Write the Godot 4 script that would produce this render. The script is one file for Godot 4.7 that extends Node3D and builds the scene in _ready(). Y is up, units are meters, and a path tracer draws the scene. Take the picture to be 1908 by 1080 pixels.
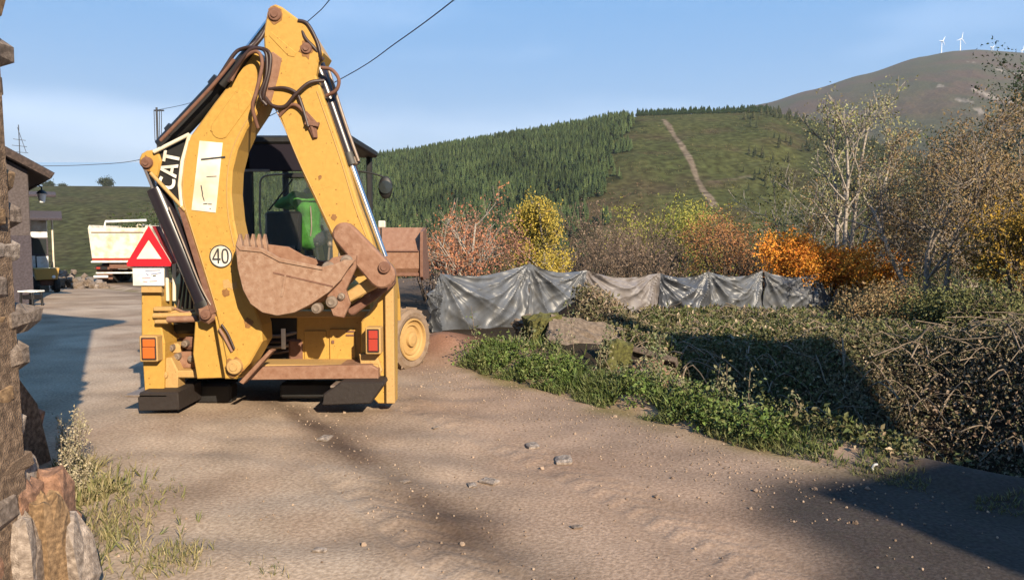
extends Node3D

const FOCAL := 1407.0
const EYE := Vector3(0, 1.6, 0)
const PITCH := -0.0716
var rng := RandomNumberGenerator.new()
var n_big := FastNoiseLite.new()
var n_mid := FastNoiseLite.new()
var n_fine := FastNoiseLite.new()
var M := {}
var tex := {}
var leaf_mesh: ArrayMesh
var blade_mesh: ArrayMesh
var rock_meshes := []
var back_at := Vector3(-2.3, 0, -7.0)


func _ready() -> void:
	rng.seed = 11
	# camera
	var cam := Camera3D.new()
	cam.name = "camera"
	cam.position = EYE
	cam.rotation.x = PITCH
	cam.fov = rad_to_deg(2.0 * atan(540.0 / FOCAL))
	cam.near = 0.05
	cam.far = 9000.0
	add_child(cam)
	cam.current = true
	# sky, air and exposure
	var e := Environment.new()
	e.background_mode = Environment.BG_SKY
	var sky := ProceduralSkyMaterial.new()
	sky.sky_top_color = Color(0.066, 0.19, 0.39).linear_to_srgb()
	sky.sky_horizon_color = Color(0.33, 0.385, 0.42).linear_to_srgb()
	sky.sky_curve = 0.085
	sky.ground_bottom_color = Color(0.1, 0.085, 0.06).linear_to_srgb()
	sky.ground_horizon_color = Color(0.3, 0.33, 0.36).linear_to_srgb()
	sky.sky_cover = wisps()
	e.sky = Sky.new()
	e.sky.sky_material = sky
	e.background_energy_multiplier = 1.0
	e.tonemap_mode = Environment.TONE_MAPPER_LINEAR
	e.tonemap_exposure = 2.2
	e.fog_enabled = true
	e.fog_density = 0.00006
	e.fog_light_color = Color(0.72, 0.75, 0.78)
	e.sdfgi_enabled = true
	e.ssao_enabled = true
	e.ssil_enabled = true
	var we := WorldEnvironment.new()
	we.name = "environment"
	we.environment = e
	add_child(we)
	# sun: from behind the viewer's right shoulder, shadows run away to the left
	var sun := DirectionalLight3D.new()
	sun.name = "sun"
	sun.light_energy = 1.6
	sun.light_color = Color(1.0, 0.93, 0.82)
	sun.light_angular_distance = 0.5
	sun.shadow_enabled = true
	add_child(sun)
	var towards := Vector3(-sin(0.48) * cos(0.47), -sin(0.47), -cos(0.48) * cos(0.47))
	sun.look_at_from_position(Vector3(0, 10, 0), Vector3(0, 10, 0) + towards, Vector3.UP)
	# noise
	for q in [[n_big, 1, 0.02], [n_mid, 2, 0.02], [n_fine, 3, 0.02]]:
		q[0].seed = q[1]
		q[0].frequency = q[2]
		q[0].noise_type = FastNoiseLite.TYPE_SIMPLEX_SMOOTH
		q[0].fractal_octaves = 3
	make_materials()
	make_leaf_meshes()
	make_rocks()
	make_ground()
	make_hills()
	make_near_wall()
	make_village()
	make_backhoe()
	make_operator()
	make_fence()
	make_rubble()
	make_trees()
	make_pines()
	make_turbines()
	make_undergrowth()


func wisps() -> ImageTexture:
	# thin veils of cloud, alike all round the sky
	var w := 768
	var h := 384
	var im := Image.create(w, h, false, Image.FORMAT_RGBA8)
	var f := FastNoiseLite.new()
	f.seed = 5
	f.frequency = 0.9
	f.fractal_octaves = 5
	for y in h / 2:
		var up := (0.5 - (y + 0.5) / h) * PI
		for x in w:
			var a := TAU * (x + 0.5) / w
			var p := Vector3(cos(a) * cos(up) * 1.6, sin(up) * 9.0, sin(a) * cos(up) * 1.6)
			var v := f.get_noise_3dv(p)
			var k := clampf((v + 0.02) * 1.5, 0.0, 1.0) * 0.17 * (1.0 - sin(up)) ** 2
			im.set_pixel(x, y, Color(1.0, 0.98, 0.96, k))
	return ImageTexture.create_from_image(im)


# ---------------------------------------------------------------- mesh builder
class Shape:
	var v := PackedVector3Array()
	var n := PackedVector3Array()
	var c := PackedColorArray()
	var tint := Color(1, 1, 1)
	var coloured := false

	func tri(a: Vector3, b: Vector3, d: Vector3, na: Vector3, nb: Vector3, nd: Vector3) -> void:
		if (b - a).cross(d - a).dot(na + nb + nd) > 0.0:
			v.append_array([a, d, b])
			n.append_array([na, nd, nb])
		else:
			v.append_array([a, b, d])
			n.append_array([na, nb, nd])
		if coloured:
			c.append_array([tint, tint, tint])

	func flat(a: Vector3, b: Vector3, d: Vector3, hint: Vector3) -> void:
		var m := (b - a).cross(d - a).normalized()
		if m.dot(hint) < 0.0:
			m = -m
		tri(a, b, d, m, m, m)

	func quad(a: Vector3, b: Vector3, d: Vector3, e: Vector3, hint: Vector3) -> void:
		flat(a, b, d, hint)
		flat(a, d, e, hint)

	func box(centre: Vector3, size: Vector3, turn := Basis(), ch := 0.008) -> void:
		var h := size * 0.5
		ch = minf(ch, minf(h.x, minf(h.y, h.z)) * 0.5)
		for i in 3:
			var j := (i + 1) % 3
			var k := (i + 2) % 3
			for s in [-1.0, 1.0]:
				var q := []
				for w in [[-1, -1], [1, -1], [1, 1], [-1, 1]]:
					var p := Vector3()
					p[i] = s * h[i]
					p[j] = w[0] * (h[j] - ch)
					p[k] = w[1] * (h[k] - ch)
					q.append(centre + turn * p)
				var out := Vector3()
				out[i] = s
				quad(q[0], q[1], q[2], q[3], turn * out)
			if ch <= 0.0005:
				continue
			for s in [-1.0, 1.0]:
				for t in [-1.0, 1.0]:
					var q := []
					for e in [-1.0, 1.0]:
						for first in [0, 1]:
							var p := Vector3()
							p[j] = s * (h[j] - (0.0 if first == 0 else ch))
							p[k] = t * (h[k] - (ch if first == 0 else 0.0))
							p[i] = e * (h[i] - ch)
							q.append(centre + turn * p)
					var out := Vector3()
					out[j] = s
					out[k] = t
					quad(q[0], q[1], q[3], q[2], turn * out)
		if ch > 0.0005:
			for a in [-1.0, 1.0]:
				for b in [-1.0, 1.0]:
					for d in [-1.0, 1.0]:
						var p := Vector3(a * h.x, b * h.y, d * h.z)
						flat(centre + turn * (p - Vector3(0, b, d) * ch), centre + turn * (p - Vector3(a, 0, d) * ch), centre + turn * (p - Vector3(a, b, 0) * ch), turn * Vector3(a, b, d))

	func tube(pts: Array, radii: Array, sides := 10, caps := true) -> void:
		var rings := []
		var norms := []
		var side := Vector3.ZERO
		for i in pts.size():
			var d: Vector3 = (pts[mini(i + 1, pts.size() - 1)] - pts[maxi(i - 1, 0)])
			d = d.normalized() if d.length() > 1e-6 else Vector3.UP
			if side == Vector3.ZERO:
				side = d.cross(Vector3.UP if absf(d.y) < 0.9 else Vector3.RIGHT).normalized()
			side = (side - d * side.dot(d)).normalized()
			var up := d.cross(side)
			var r: float = radii[mini(i, radii.size() - 1)]
			var ring := []
			var nr := []
			for k in sides:
				var a := TAU * k / sides
				var o := side * cos(a) + up * sin(a)
				ring.append(pts[i] + o * r)
				nr.append(o)
			rings.append(ring)
			norms.append(nr)
		for i in pts.size() - 1:
			for k in sides:
				var l := (k + 1) % sides
				tri(rings[i][k], rings[i][l], rings[i + 1][l], norms[i][k], norms[i][l], norms[i + 1][l])
				tri(rings[i][k], rings[i + 1][l], rings[i + 1][k], norms[i][k], norms[i + 1][l], norms[i + 1][k])
		if caps:
			for e in [0, pts.size() - 1]:
				var d: Vector3 = (pts[0] - pts[1]) if e == 0 else (pts[e] - pts[e - 1])
				for k in range(1, sides - 1):
					flat(rings[e][0], rings[e][k], rings[e][k + 1], d)

	func lathe(at: Vector3, axis: Vector3, profile: Array, sides := 24) -> void:
		# profile: [radius, height along the axis] pairs
		axis = axis.normalized()
		var side := axis.cross(Vector3.UP if absf(axis.y) < 0.9 else Vector3.RIGHT).normalized()
		var up := axis.cross(side)
		for i in profile.size() - 1:
			var a: Array = profile[i]
			var b: Array = profile[i + 1]
			var slope := Vector2(b[1] - a[1], -(b[0] - a[0])).normalized()
			for k in sides:
				var q := []
				var m := []
				for w in [[a, k], [a, k + 1], [b, k + 1], [b, k]]:
					var t: float = TAU * w[1] / sides
					var o := side * cos(t) + up * sin(t)
					q.append(at + axis * w[0][1] + o * w[0][0])
					m.append((o * slope.x + axis * slope.y).normalized())
				if a[0] > 1e-5:
					tri(q[0], q[1], q[2], m[0], m[1], m[2])
				if b[0] > 1e-5:
					tri(q[0], q[2], q[3], m[0], m[2], m[3])

	func ball(at: Vector3, r: Vector3, seg := 12) -> void:
		var rows := seg / 2
		for i in rows:
			for k in seg:
				var q := []
				for w in [[i, k], [i, k + 1], [i + 1, k + 1], [i + 1, k]]:
					var th: float = PI * w[0] / rows
					var ph: float = TAU * w[1] / seg
					q.append(Vector3(sin(th) * cos(ph), cos(th), sin(th) * sin(ph)))
				if i > 0:
					tri(at + q[0] * r, at + q[1] * r, at + q[2] * r, (q[0] / r).normalized(), (q[1] / r).normalized(), (q[2] / r).normalized())
				if i < rows - 1:
					tri(at + q[0] * r, at + q[2] * r, at + q[3] * r, (q[0] / r).normalized(), (q[2] / r).normalized(), (q[3] / r).normalized())

	func plate(poly: PackedVector2Array, z_front: float, z_back: float, ch := 0.012, turn := Transform3D()) -> void:
		# a polygon in the x-y plane given a thickness along z, with a chamfered front edge
		if Geometry2D.is_polygon_clockwise(poly):
			poly.reverse()
		var count := poly.size()
		var inner := PackedVector2Array()
		for i in count:
			var e0 := (poly[i] - poly[(i + count - 1) % count]).normalized()
			var e1 := (poly[(i + 1) % count] - poly[i]).normalized()
			var m := (Vector2(-e0.y, e0.x) + Vector2(-e1.y, e1.x)).normalized()
			inner.append(poly[i] + m * ch)
		var s := signf(z_front - z_back)
		var idx := Geometry2D.triangulate_polygon(inner)
		for t in range(0, idx.size(), 3):
			var q := []
			for k in 3:
				q.append(turn * Vector3(inner[idx[t + k]].x, inner[idx[t + k]].y, z_front))
			flat(q[0], q[1], q[2], turn.basis * Vector3(0, 0, s))
		idx = Geometry2D.triangulate_polygon(poly)
		for t in range(0, idx.size(), 3):
			var q := []
			for k in 3:
				q.append(turn * Vector3(poly[idx[t + k]].x, poly[idx[t + k]].y, z_back))
			flat(q[0], q[1], q[2], turn.basis * Vector3(0, 0, -s))
		for i in count:
			var a := poly[i]
			var b := poly[(i + 1) % count]
			var ia := inner[i]
			var ib := inner[(i + 1) % count]
			var o := Vector3(b.y - a.y, a.x - b.x, 0)
			quad(turn * Vector3(a.x, a.y, z_front - s * ch), turn * Vector3(b.x, b.y, z_front - s * ch), turn * Vector3(b.x, b.y, z_back), turn * Vector3(a.x, a.y, z_back), turn.basis * o)
			if ch > 0.0005:
				quad(turn * Vector3(a.x, a.y, z_front - s * ch), turn * Vector3(b.x, b.y, z_front - s * ch), turn * Vector3(ib.x, ib.y, z_front), turn * Vector3(ia.x, ia.y, z_front), turn.basis * (o.normalized() + Vector3(0, 0, s)))

	func mesh(offset := Vector3.ZERO) -> ArrayMesh:
		var a := []
		a.resize(Mesh.ARRAY_MAX)
		if offset != Vector3.ZERO:
			for i in v.size():
				v[i] -= offset
		a[Mesh.ARRAY_VERTEX] = v
		a[Mesh.ARRAY_NORMAL] = n
		if coloured:
			a[Mesh.ARRAY_COLOR] = c
		var m := ArrayMesh.new()
		m.add_surface_from_arrays(Mesh.PRIMITIVE_TRIANGLES, a)
		return m


# ---------------------------------------------------------------- scene helpers
func at(px: float, py: float, depth: float) -> Vector3:
	# a point of the place from where it is seen and how far away it stands
	var d := Vector3((px - 954.0) / FOCAL, -(py - 540.0) / FOCAL, -1.0).rotated(Vector3.RIGHT, PITCH)
	return EYE + d * (depth / -d.z)


func flat_at(list: Array, depth: float) -> PackedVector2Array:
	var r := PackedVector2Array()
	for i in range(0, list.size(), 2):
		var p := at(list[i], list[i + 1], depth)
		r.append(Vector2(p.x, p.y))
	return r


func build(called: String, s: Shape, m: Material, parent: Node = null, offset := Vector3.ZERO) -> MeshInstance3D:
	var o := MeshInstance3D.new()
	o.name = called
	o.mesh = s.mesh(offset)
	o.material_override = null
	for i in o.mesh.get_surface_count():
		o.mesh.surface_set_material(i, m)
	(parent if parent else self).add_child(o, true)
	return o


func thing(called: String, label: String, category: String, where := Vector3.ZERO, turn := 0.0, group := "") -> Node3D:
	var o := Node3D.new()
	o.name = numbered(called)
	add_child(o, true)
	o.position = where
	o.rotation.y = turn
	tag(o, label, category, group)
	return o


func numbered(called: String) -> String:
	if not has_node(NodePath(called)):
		return called
	var k := 1
	while has_node(NodePath("%s_%03d" % [called, k])):
		k += 1
	return "%s_%03d" % [called, k]


func tag(o: Node, label: String, category: String, group := "") -> Node:
	o.set_meta("label", label)
	o.set_meta("category", category)
	if group:
		o.set_meta("group", group)
	return o


func struct(called: String, s: Shape, m: Material) -> MeshInstance3D:
	var o := build(called, s, m)
	o.set_meta("kind", "structure")
	return o


func copy_of(o: Node3D, where: Vector3, turn: float, size: float, label := "") -> Node3D:
	var r: Node3D = o.duplicate()
	r.name = numbered(String(o.name).rstrip("0123456789").trim_suffix("_"))
	add_child(r, true)
	r.position = where
	r.rotation.y = turn
	r.scale = Vector3.ONE * size
	if label:
		r.set_meta("label", label)
	return r


func scatter(called: String, mesh: Mesh, m: Material, places: Array, tints: Array, parent: Node = null) -> MultiMeshInstance3D:
	var mm := MultiMesh.new()
	mm.transform_format = MultiMesh.TRANSFORM_3D
	mm.use_colors = true
	mm.mesh = mesh
	mm.instance_count = places.size()
	var b := PackedFloat32Array()
	b.resize(places.size() * 16)
	for i in places.size():
		var t: Transform3D = places[i]
		var k := i * 16
		for r in 3:
			b[k + r * 4] = t.basis.x[r]
			b[k + r * 4 + 1] = t.basis.y[r]
			b[k + r * 4 + 2] = t.basis.z[r]
			b[k + r * 4 + 3] = t.origin[r]
		var col: Color = tints[i]
		b[k + 12] = col.r
		b[k + 13] = col.g
		b[k + 14] = col.b
		b[k + 15] = 1.0
	mm.buffer = b
	var o := MultiMeshInstance3D.new()
	o.name = called
	o.multimesh = mm
	o.material_override = m
	o.set_meta("kind", "stuff")
	(parent if parent else self).add_child(o, true)
	return o


func spin(size: float, lean := 1.0) -> Basis:
	return Basis.from_euler(Vector3(rng.randf_range(-1.5, 1.5) * lean, rng.randf() * TAU, rng.randf_range(-1.5, 1.5) * lean)).scaled(Vector3.ONE * size)


func mixed(cols: Array, vary := 0.3) -> Color:
	var a: Color = cols[rng.randi() % cols.size()]
	var b: Color = cols[rng.randi() % cols.size()]
	var r := a.lerp(b, rng.randf()) * rng.randf_range(1.0 - vary, 1.0 + vary)
	r.a = 1.0
	return r


func sm(a: float, b: float, x: float) -> float:
	return smoothstep(a, b, x)


# ---------------------------------------------------------------- materials
func noise_tex(freq: float, low: Color, high: Color, seed_: int, octaves := 5, size := 512, cell := false) -> NoiseTexture2D:
	var f := FastNoiseLite.new()
	f.seed = seed_
	f.noise_type = FastNoiseLite.TYPE_CELLULAR if cell else FastNoiseLite.TYPE_SIMPLEX_SMOOTH
	f.frequency = freq
	f.fractal_octaves = octaves
	var t := NoiseTexture2D.new()
	t.width = size
	t.height = size
	t.seamless = true
	t.noise = f
	var g := Gradient.new()
	g.set_color(0, low)
	g.set_color(1, high)
	t.color_ramp = g
	return t


func bump_tex(freq: float, seed_: int, strength: float, octaves := 5) -> NoiseTexture2D:
	var t := noise_tex(freq, Color.BLACK, Color.WHITE, seed_, octaves)
	t.color_ramp = null
	t.as_normal_map = true
	t.bump_strength = strength
	return t


func material(called: String, linear: Color, rough: float, more := {}) -> StandardMaterial3D:
	var m := StandardMaterial3D.new()
	m.resource_name = called
	m.albedo_color = Color(linear.r * 0.87, linear.g * 0.87, linear.b * 0.87, linear.a).linear_to_srgb()
	m.roughness = rough
	for k in more:
		m.set(k, more[k])
	M[called] = m
	return m


func textured(m: StandardMaterial3D, t: String, scale: float, bump := "", strength := 1.0, world := false) -> void:
	m.albedo_texture = tex[t] if t else null
	m.uv1_triplanar = true
	m.uv1_world_triplanar = world
	m.uv1_scale = Vector3.ONE * scale
	if bump:
		m.normal_enabled = true
		m.normal_texture = tex[bump]
		m.normal_scale = strength


func worn(mark: Color, count: int, seed_: int, deep: float, freq: float) -> ImageTexture:
	# fine grime, scratches and chips on a painted or bare metal sheet
	var r := RandomNumberGenerator.new()
	r.seed = seed_
	var size := 768
	var im := Image.create(size, size, false, Image.FORMAT_RGB8)
	var f := FastNoiseLite.new()
	f.seed = seed_
	f.frequency = freq
	f.fractal_octaves = 7
	f.fractal_gain = 0.62
	for y in size:
		for x in size:
			# blend towards the far edge so that the tile closes
			var u := x / float(size)
			var w := y / float(size)
			var v := lerpf(lerpf(f.get_noise_2d(x, y), f.get_noise_2d(x - size, y), u), lerpf(f.get_noise_2d(x, y - size), f.get_noise_2d(x - size, y - size), u), w)
			var k := clampf(0.97 - deep * 0.35 + v * deep, 0.6, 1.0)
			im.set_pixel(x, y, Color(k, lerpf(k, k * k, 0.6), k * k))
	for n in count:
		var p := Vector2(r.randf() * size, r.randf() * size)
		var a := r.randf() * TAU if r.randf() < 0.4 else PI / 2 + r.randfn() * 0.15
		var l := 4.0 + 60.0 * r.randf() ** 3
		var strong := r.randf_range(0.1, 0.5)
		for i in int(l):
			var q := p + Vector2(cos(a), sin(a)) * i
			var x := posmod(int(q.x), size)
			var y := posmod(int(q.y), size)
			im.set_pixel(x, y, im.get_pixel(x, y).lerp(mark, strong * (1.0 - i / l)))
	for n in count / 3:
		var c := Vector2i(r.randi() % size, r.randi() % size)
		var rad := r.randi_range(1, 4)
		for dy in range(-rad, rad + 1):
			for dx in range(-rad, rad + 1):
				if dx * dx + dy * dy <= rad * rad * r.randf_range(0.3, 1.0):
					var x := posmod(c.x + dx, size)
					var y := posmod(c.y + dy, size)
					im.set_pixel(x, y, im.get_pixel(x, y).lerp(mark, 0.55))
	return ImageTexture.create_from_image(im)


func make_materials() -> void:
	tex.dirty = noise_tex(0.012, Color(0.84, 0.8, 0.74), Color(1, 1, 1), 3)
	(tex.dirty.color_ramp as Gradient).offsets = PackedFloat32Array([0.15, 0.6])
	tex.paint = worn(Color(0.45, 0.3, 0.2), 520, 77, 0.06, 0.03)
	tex.scraped = worn(Color(0.5, 0.42, 0.38), 700, 78, 0.2, 0.012)
	tex.mottle = noise_tex(0.02, Color(0.45, 0.42, 0.4), Color(1, 1, 1), 9)
	tex.rust = noise_tex(0.02, Color(0.82, 0.75, 0.7), Color(1, 0.99, 0.97), 21)
	tex.fine = noise_tex(0.06, Color(0.72, 0.7, 0.68), Color(1, 1, 1), 31, 6)
	tex.grit = bump_tex(0.09, 41, 6.0, 6)
	tex.lumps = bump_tex(0.025, 43, 5.0, 4)
	var vc := {"vertex_color_use_as_albedo": true}
	textured(material("ground", Color(1, 1, 1), 0.95, vc), "fine", 0.9, "grit", 0.2, true)
	M.ground.metallic_specular = 0.2
	textured(material("hill", Color(1, 1, 1), 1.0, vc), "mottle", 0.012, "", 1.0, true)
	M.hill.metallic_specular = 0.1
	material("leaf", Color(1, 1, 1), 0.6, {"vertex_color_use_as_albedo": true, "backlight_enabled": true, "backlight": Color(0.25, 0.25, 0.12), "metallic_specular": 0.3})
	material("grass", Color(1, 1, 1), 0.6, {"vertex_color_use_as_albedo": true, "backlight_enabled": true, "backlight": Color(0.2, 0.25, 0.08), "metallic_specular": 0.3})
	material("needles", Color(1, 1, 1), 0.9, {"vertex_color_use_as_albedo": true, "metallic_specular": 0.1})
	textured(material("bark_grey", Color(0.42, 0.36, 0.3), 0.9), "mottle", 3.0)
	textured(material("bark_brown", Color(0.2, 0.15, 0.11), 0.9), "mottle", 3.0)
	textured(material("bark_pale", Color(0.58, 0.52, 0.45), 0.85), "mottle", 2.0)
	material("rod_steel", Color(0.4, 0.4, 0.4), 0.5)
	textured(material("twig", Color(0.36, 0.28, 0.2), 0.9), "mottle", 2.0)
	textured(material("yellow", Color(0.52, 0.325, 0.075), 0.45), "paint", 0.7, "lumps", 0.04)
	textured(material("yellow_dusty", Color(0.48, 0.315, 0.12), 0.7), "paint", 1.3, "lumps", 0.2)
	textured(material("rusty", Color(0.3, 0.18, 0.125), 0.72), "scraped", 1.1, "lumps", 0.25)
	textured(material("rusty_pale", Color(0.35, 0.24, 0.175), 0.62), "scraped", 1.4, "lumps", 0.2)
	textured(material("rusty_dark", Color(0.2, 0.105, 0.075), 0.8), "rust", 1.2, "lumps", 0.3)
	textured(material("black", Color(0.011, 0.0105, 0.011), 0.55), "dirty", 1.5)
	material("black_gloss", Color(0.02, 0.016, 0.022), 0.28)
	material("rubber_hose", Color(0.035, 0.018, 0.016), 0.5)
	textured(material("grease", Color(0.3, 0.165, 0.06), 0.5), "scraped", 2.0)
	material("chrome", Color(0.75, 0.75, 0.76), 0.18, {"metallic": 1.0})
	textured(material("steel", Color(0.3, 0.26, 0.23), 0.55, {"metallic": 0.4}), "rust", 1.5)
	textured(material("tyre", Color(0.24, 0.17, 0.12), 0.95), "dirty", 1.5, "grit", 0.5)
	textured(material("tyre_dark", Color(0.03, 0.028, 0.027), 0.9), "dirty", 1.5, "grit", 0.5)
	textured(material("white", Color(0.78, 0.77, 0.74), 0.5), "dirty", 0.4)
	textured(material("paper", Color(0.82, 0.79, 0.72), 0.6), "dirty", 0.3)
	material("ink", Color(0.03, 0.03, 0.035), 0.6)
	material("ink_blue", Color(0.2, 0.24, 0.42), 0.6)
	material("ink_pink", Color(0.62, 0.3, 0.32), 0.6)
	material("red", Color(0.5, 0.018, 0.03), 0.35)
	material("red_dark", Color(0.2, 0.012, 0.02), 0.4)
	material("lens_red", Color(0.36, 0.035, 0.02), 0.2, {"clearcoat_enabled": true, "clearcoat": 0.6})
	material("lens_orange", Color(0.5, 0.12, 0.02), 0.2, {"clearcoat_enabled": true, "clearcoat": 0.6})
	material("glass", Color(0.2, 0.26, 0.25, 0.07), 0.05, {"transparency": BaseMaterial3D.TRANSPARENCY_ALPHA})
	material("mirror", Color(0.06, 0.07, 0.07), 0.15, {"metallic": 0.6})
	textured(material("cream", Color(0.72, 0.64, 0.5), 0.5), "dirty", 0.3)
	textured(material("plastic_sheet", Color(0.098, 0.107, 0.126), 0.45, {"metallic_specular": 0.5}), "dirty", 0.5)
	textured(material("plastic_pale", Color(0.175, 0.16, 0.165), 0.55, {"metallic_specular": 0.45}), "dirty", 0.5)
	textured(material("plastic_dark", Color(0.06, 0.067, 0.084), 0.42, {"metallic_specular": 0.55}), "dirty", 0.5)
	textured(material("stone_a", Color(0.4, 0.26, 0.14), 0.9), "mottle", 3.5200000000000005, "grit", 1.0, true)
	textured(material("stone_b", Color(0.34, 0.27, 0.22), 0.9), "mottle", 2.8600000000000003, "grit", 1.0, true)
	textured(material("stone_c", Color(0.45, 0.25, 0.16), 0.9), "mottle", 2.4200000000000004, "grit", 1.0, true)
	textured(material("stone_d", Color(0.5, 0.42, 0.36), 0.9), "mottle", 2.4200000000000004, "grit", 1.0, true)
	textured(material("mortar", Color(0.29, 0.2, 0.135), 1.0), "mottle", 2.0, "grit", 1.0)
	textured(material("moss", Color(0.17, 0.17, 0.045), 1.0), "mottle", 2.5, "grit", 1.2, true)
	textured(material("slab", Color(0.3, 0.23, 0.17), 0.9), "mottle", 1.6, "grit", 0.9, true)
	textured(material("timber", Color(0.2, 0.15, 0.115), 0.9), "mottle", 2.2, "grit", 0.9)
	textured(material("plaster", Color(0.11, 0.09, 0.09), 0.95), "fine", 0.5, "lumps", 0.3)
	textured(material("plaster_dark", Color(0.075, 0.062, 0.075), 0.95), "fine", 0.5, "lumps", 0.3)  # dark tone for canopies and for the shade painted on the grey house
	textured(material("roof_tile", Color(0.09, 0.06, 0.05), 0.9), "mottle", 1.0)
	material("jacket", Color(0.06, 0.3, 0.03), 0.8, {"vertex_color_use_as_albedo": true})
	M.jacket.albedo_color = Color.WHITE
	textured(M.jacket, "", 3.0, "lumps", 0.8)
	textured(material("pad_black", Color(0.022, 0.016, 0.014), 0.7), "scraped", 1.5, "lumps", 0.2)
	material("cable", Color(0.03, 0.03, 0.035), 0.6)
	material("turbine", Color(0.85, 0.86, 0.88), 0.4)
	material("lamp_glass", Color(0.85, 0.85, 0.82), 0.3)


# ---------------------------------------------------------------- terrain
func gh(x: float, z: float) -> float:
	# height of the ground
	var d := -z
	var y := 0.0
	y -= 0.66 * sm(17.0, 35.0, d) * sm(-2.0, -6.0, x)
	var s := (x + 0.66) * 0.81 + (d - 8.97) * 0.587
	var t := (x + 0.66) * 0.587 - (d - 8.97) * 0.81
	y += 0.1 * sm(0.0, 0.5, s) * (1.0 - sm(2.0, 4.0, s))
	var lat := x * 0.887 + d * 0.462
	y -= 1.8 * sm(lerpf(0.7, 0.4, sm(2.0, 4.0, t)), lerpf(1.7, 1.2, sm(2.0, 4.0, t)), s) * (1.0 - sm(9.0, 10.5, lat)) * (1.0 - sm(10.7, 12.0, d)) * sm(4.4, 5.8, d) * sm(1.2, 3.4, t)
	# banks of earth under the rubble and beside the wheel
	y += 0.2 * exp(-((x - 0.75) ** 2 / 1.1 + (d - 9.3) ** 2 / 0.5))
	y += 0.17 * exp(-((x + 0.95) ** 2 / 0.25 + (d - 10.2) ** 2 / 0.5))
	y += 0.62 * exp(-((x - 1.15) ** 2 / 0.5 + (d - 10.9) ** 2 / 0.4))
	# behind the plastic fence the land falls into the valley
	y -= sm(14.0, 60.0, d) * 7.0 * sm(-4.0, 3.0, x)
	y -= sm(38.0, 160.0, d) * 30.0
	y -= sm(12.0, 60.0, x) * 8.0 * sm(4.0, 20.0, d)
	# relief of the trodden earth
	var near := 1.0 - sm(14.0, 40.0, d)
	y += near * (n_big.get_noise_2d(x * 8.0, z * 8.0) * 0.035 + n_mid.get_noise_2d(x * 30.0, z * 30.0) * 0.012)
	if d > 2.0 and d < 16.0:
		var ridge := sin((d * 5.2 + x * 1.1 + n_big.get_noise_2d(x * 12.0, z * 12.0) * 3.2) * 1.9)
		y += 0.009 * ridge * (1.0 - sm(-0.6, 0.6, x)) * near * sm(-3.2, -2.0, x)
		y += 0.006 * n_fine.get_noise_2d(x * 40.0, z * 40.0) * near
		# tyre tread pressed into the soft strip that curves down the track
		for w in 2:
			var off := x - (-2.45 + w * 1.55 + (7.2 - d) * 0.6 + 0.06 * (d - 5.0) ** 2 * (0.4 - w))
			if absf(off) < 0.3:
				var bar := sin((d * 1.25 + absf(off) * 0.9) * 30.0)
				y += (0.006 * sm(-0.2, 0.5, bar + 1.4 * n_fine.get_noise_2d(x * 60.0, z * 60.0)) - 0.009) * (1.0 - sm(0.16, 0.24, absf(off))) * near * sm(-0.25, 0.15, n_big.get_noise_2d(x * 20.0, z * 20.0) + 0.12)
				y += 0.008 * exp(-((absf(off) - 0.25) / 0.05) ** 2) * near
	if d > 40.0:
		y += n_big.get_noise_2d(x * 0.4, z * 0.4) * 2.0 * sm(40.0, 120.0, d)
	return y


func ground_colour(x: float, z: float) -> Color:
	var d := -z
	var a := n_big.get_noise_2d(x * 14.0, z * 14.0)
	var b := n_mid.get_noise_2d(x * 30.0 + 70.0, z * 30.0)
	var g := n_fine.get_noise_2d(x * 70.0, z * 70.0 + 40.0)
	var c := Color(0.58, 0.465, 0.365).lerp(Color(0.45, 0.345, 0.26), clampf(0.5 + 1.2 * a, 0.0, 1.0))
	c = c.lerp(Color(0.33, 0.235, 0.17), clampf(0.14 + b * 1.3, 0.0, 0.7))
	# the reddish half of the track, right of the middle
	c = c.lerp(Color(0.44, 0.29, 0.21), sm(-1.4, 0.3, x + (d - 6.0) * 0.25) * 0.55)
	# damp drain line that runs down the track
	var line := x - (-2.2 + (7.2 - d) * 0.62) + 0.14 * n_big.get_noise_2d(x * 25.0, z * 25.0)
	var wide := 0.16 + 0.1 * sm(7.0, 4.0, d)
	var damp := exp(-line * line / (wide * wide)) * sm(9.0, 6.5, d)
	c = c.lerp(Color(0.13, 0.09, 0.068), damp * clampf(0.65 + b * 0.8 + 0.25 * g, 0.0, 0.9))
	# gravel strip along the verge
	var s := (x + 0.66) * 0.81 + (d - 8.97) * 0.587
	var grey := exp(-((s + 0.55) / 0.42) ** 2)
	c = c.lerp(Color(0.27, 0.2, 0.155), grey * clampf(0.45 + b, 0.0, 0.9))
	c = c.lerp(Color(0.21, 0.18, 0.06), exp(-((s + 0.02) / 0.2) ** 2) * clampf(0.4 + b * 1.2, 0.0, 0.8))
	# lower right corner darkened, the house's shade put into the colour
	var corner_shade := sm(1.15, 1.75, x + 0.15 * b) * (1.0 - sm(4.6, 5.2, d + (x - 2.0) * -0.35 + 0.3 * b))
	c = c.lerp(Color(0.055, 0.05, 0.05), corner_shade * 0.93)
	# dark mould under the plants, with the hollow's shade put into its colour
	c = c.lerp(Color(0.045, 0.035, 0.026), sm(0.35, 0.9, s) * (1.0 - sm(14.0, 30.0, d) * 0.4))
	c = c.lerp(Color(0.33, 0.16, 0.1), exp(-((x + 0.95) ** 2 / 0.3 + (d - 10.0) ** 2 / 0.8)) * 0.9)
	if d > 30.0:
		c = c.lerp(Color(0.07, 0.075, 0.03), sm(36.0, 50.0, d))
	return c * (1.0 + 0.22 * g)


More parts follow.
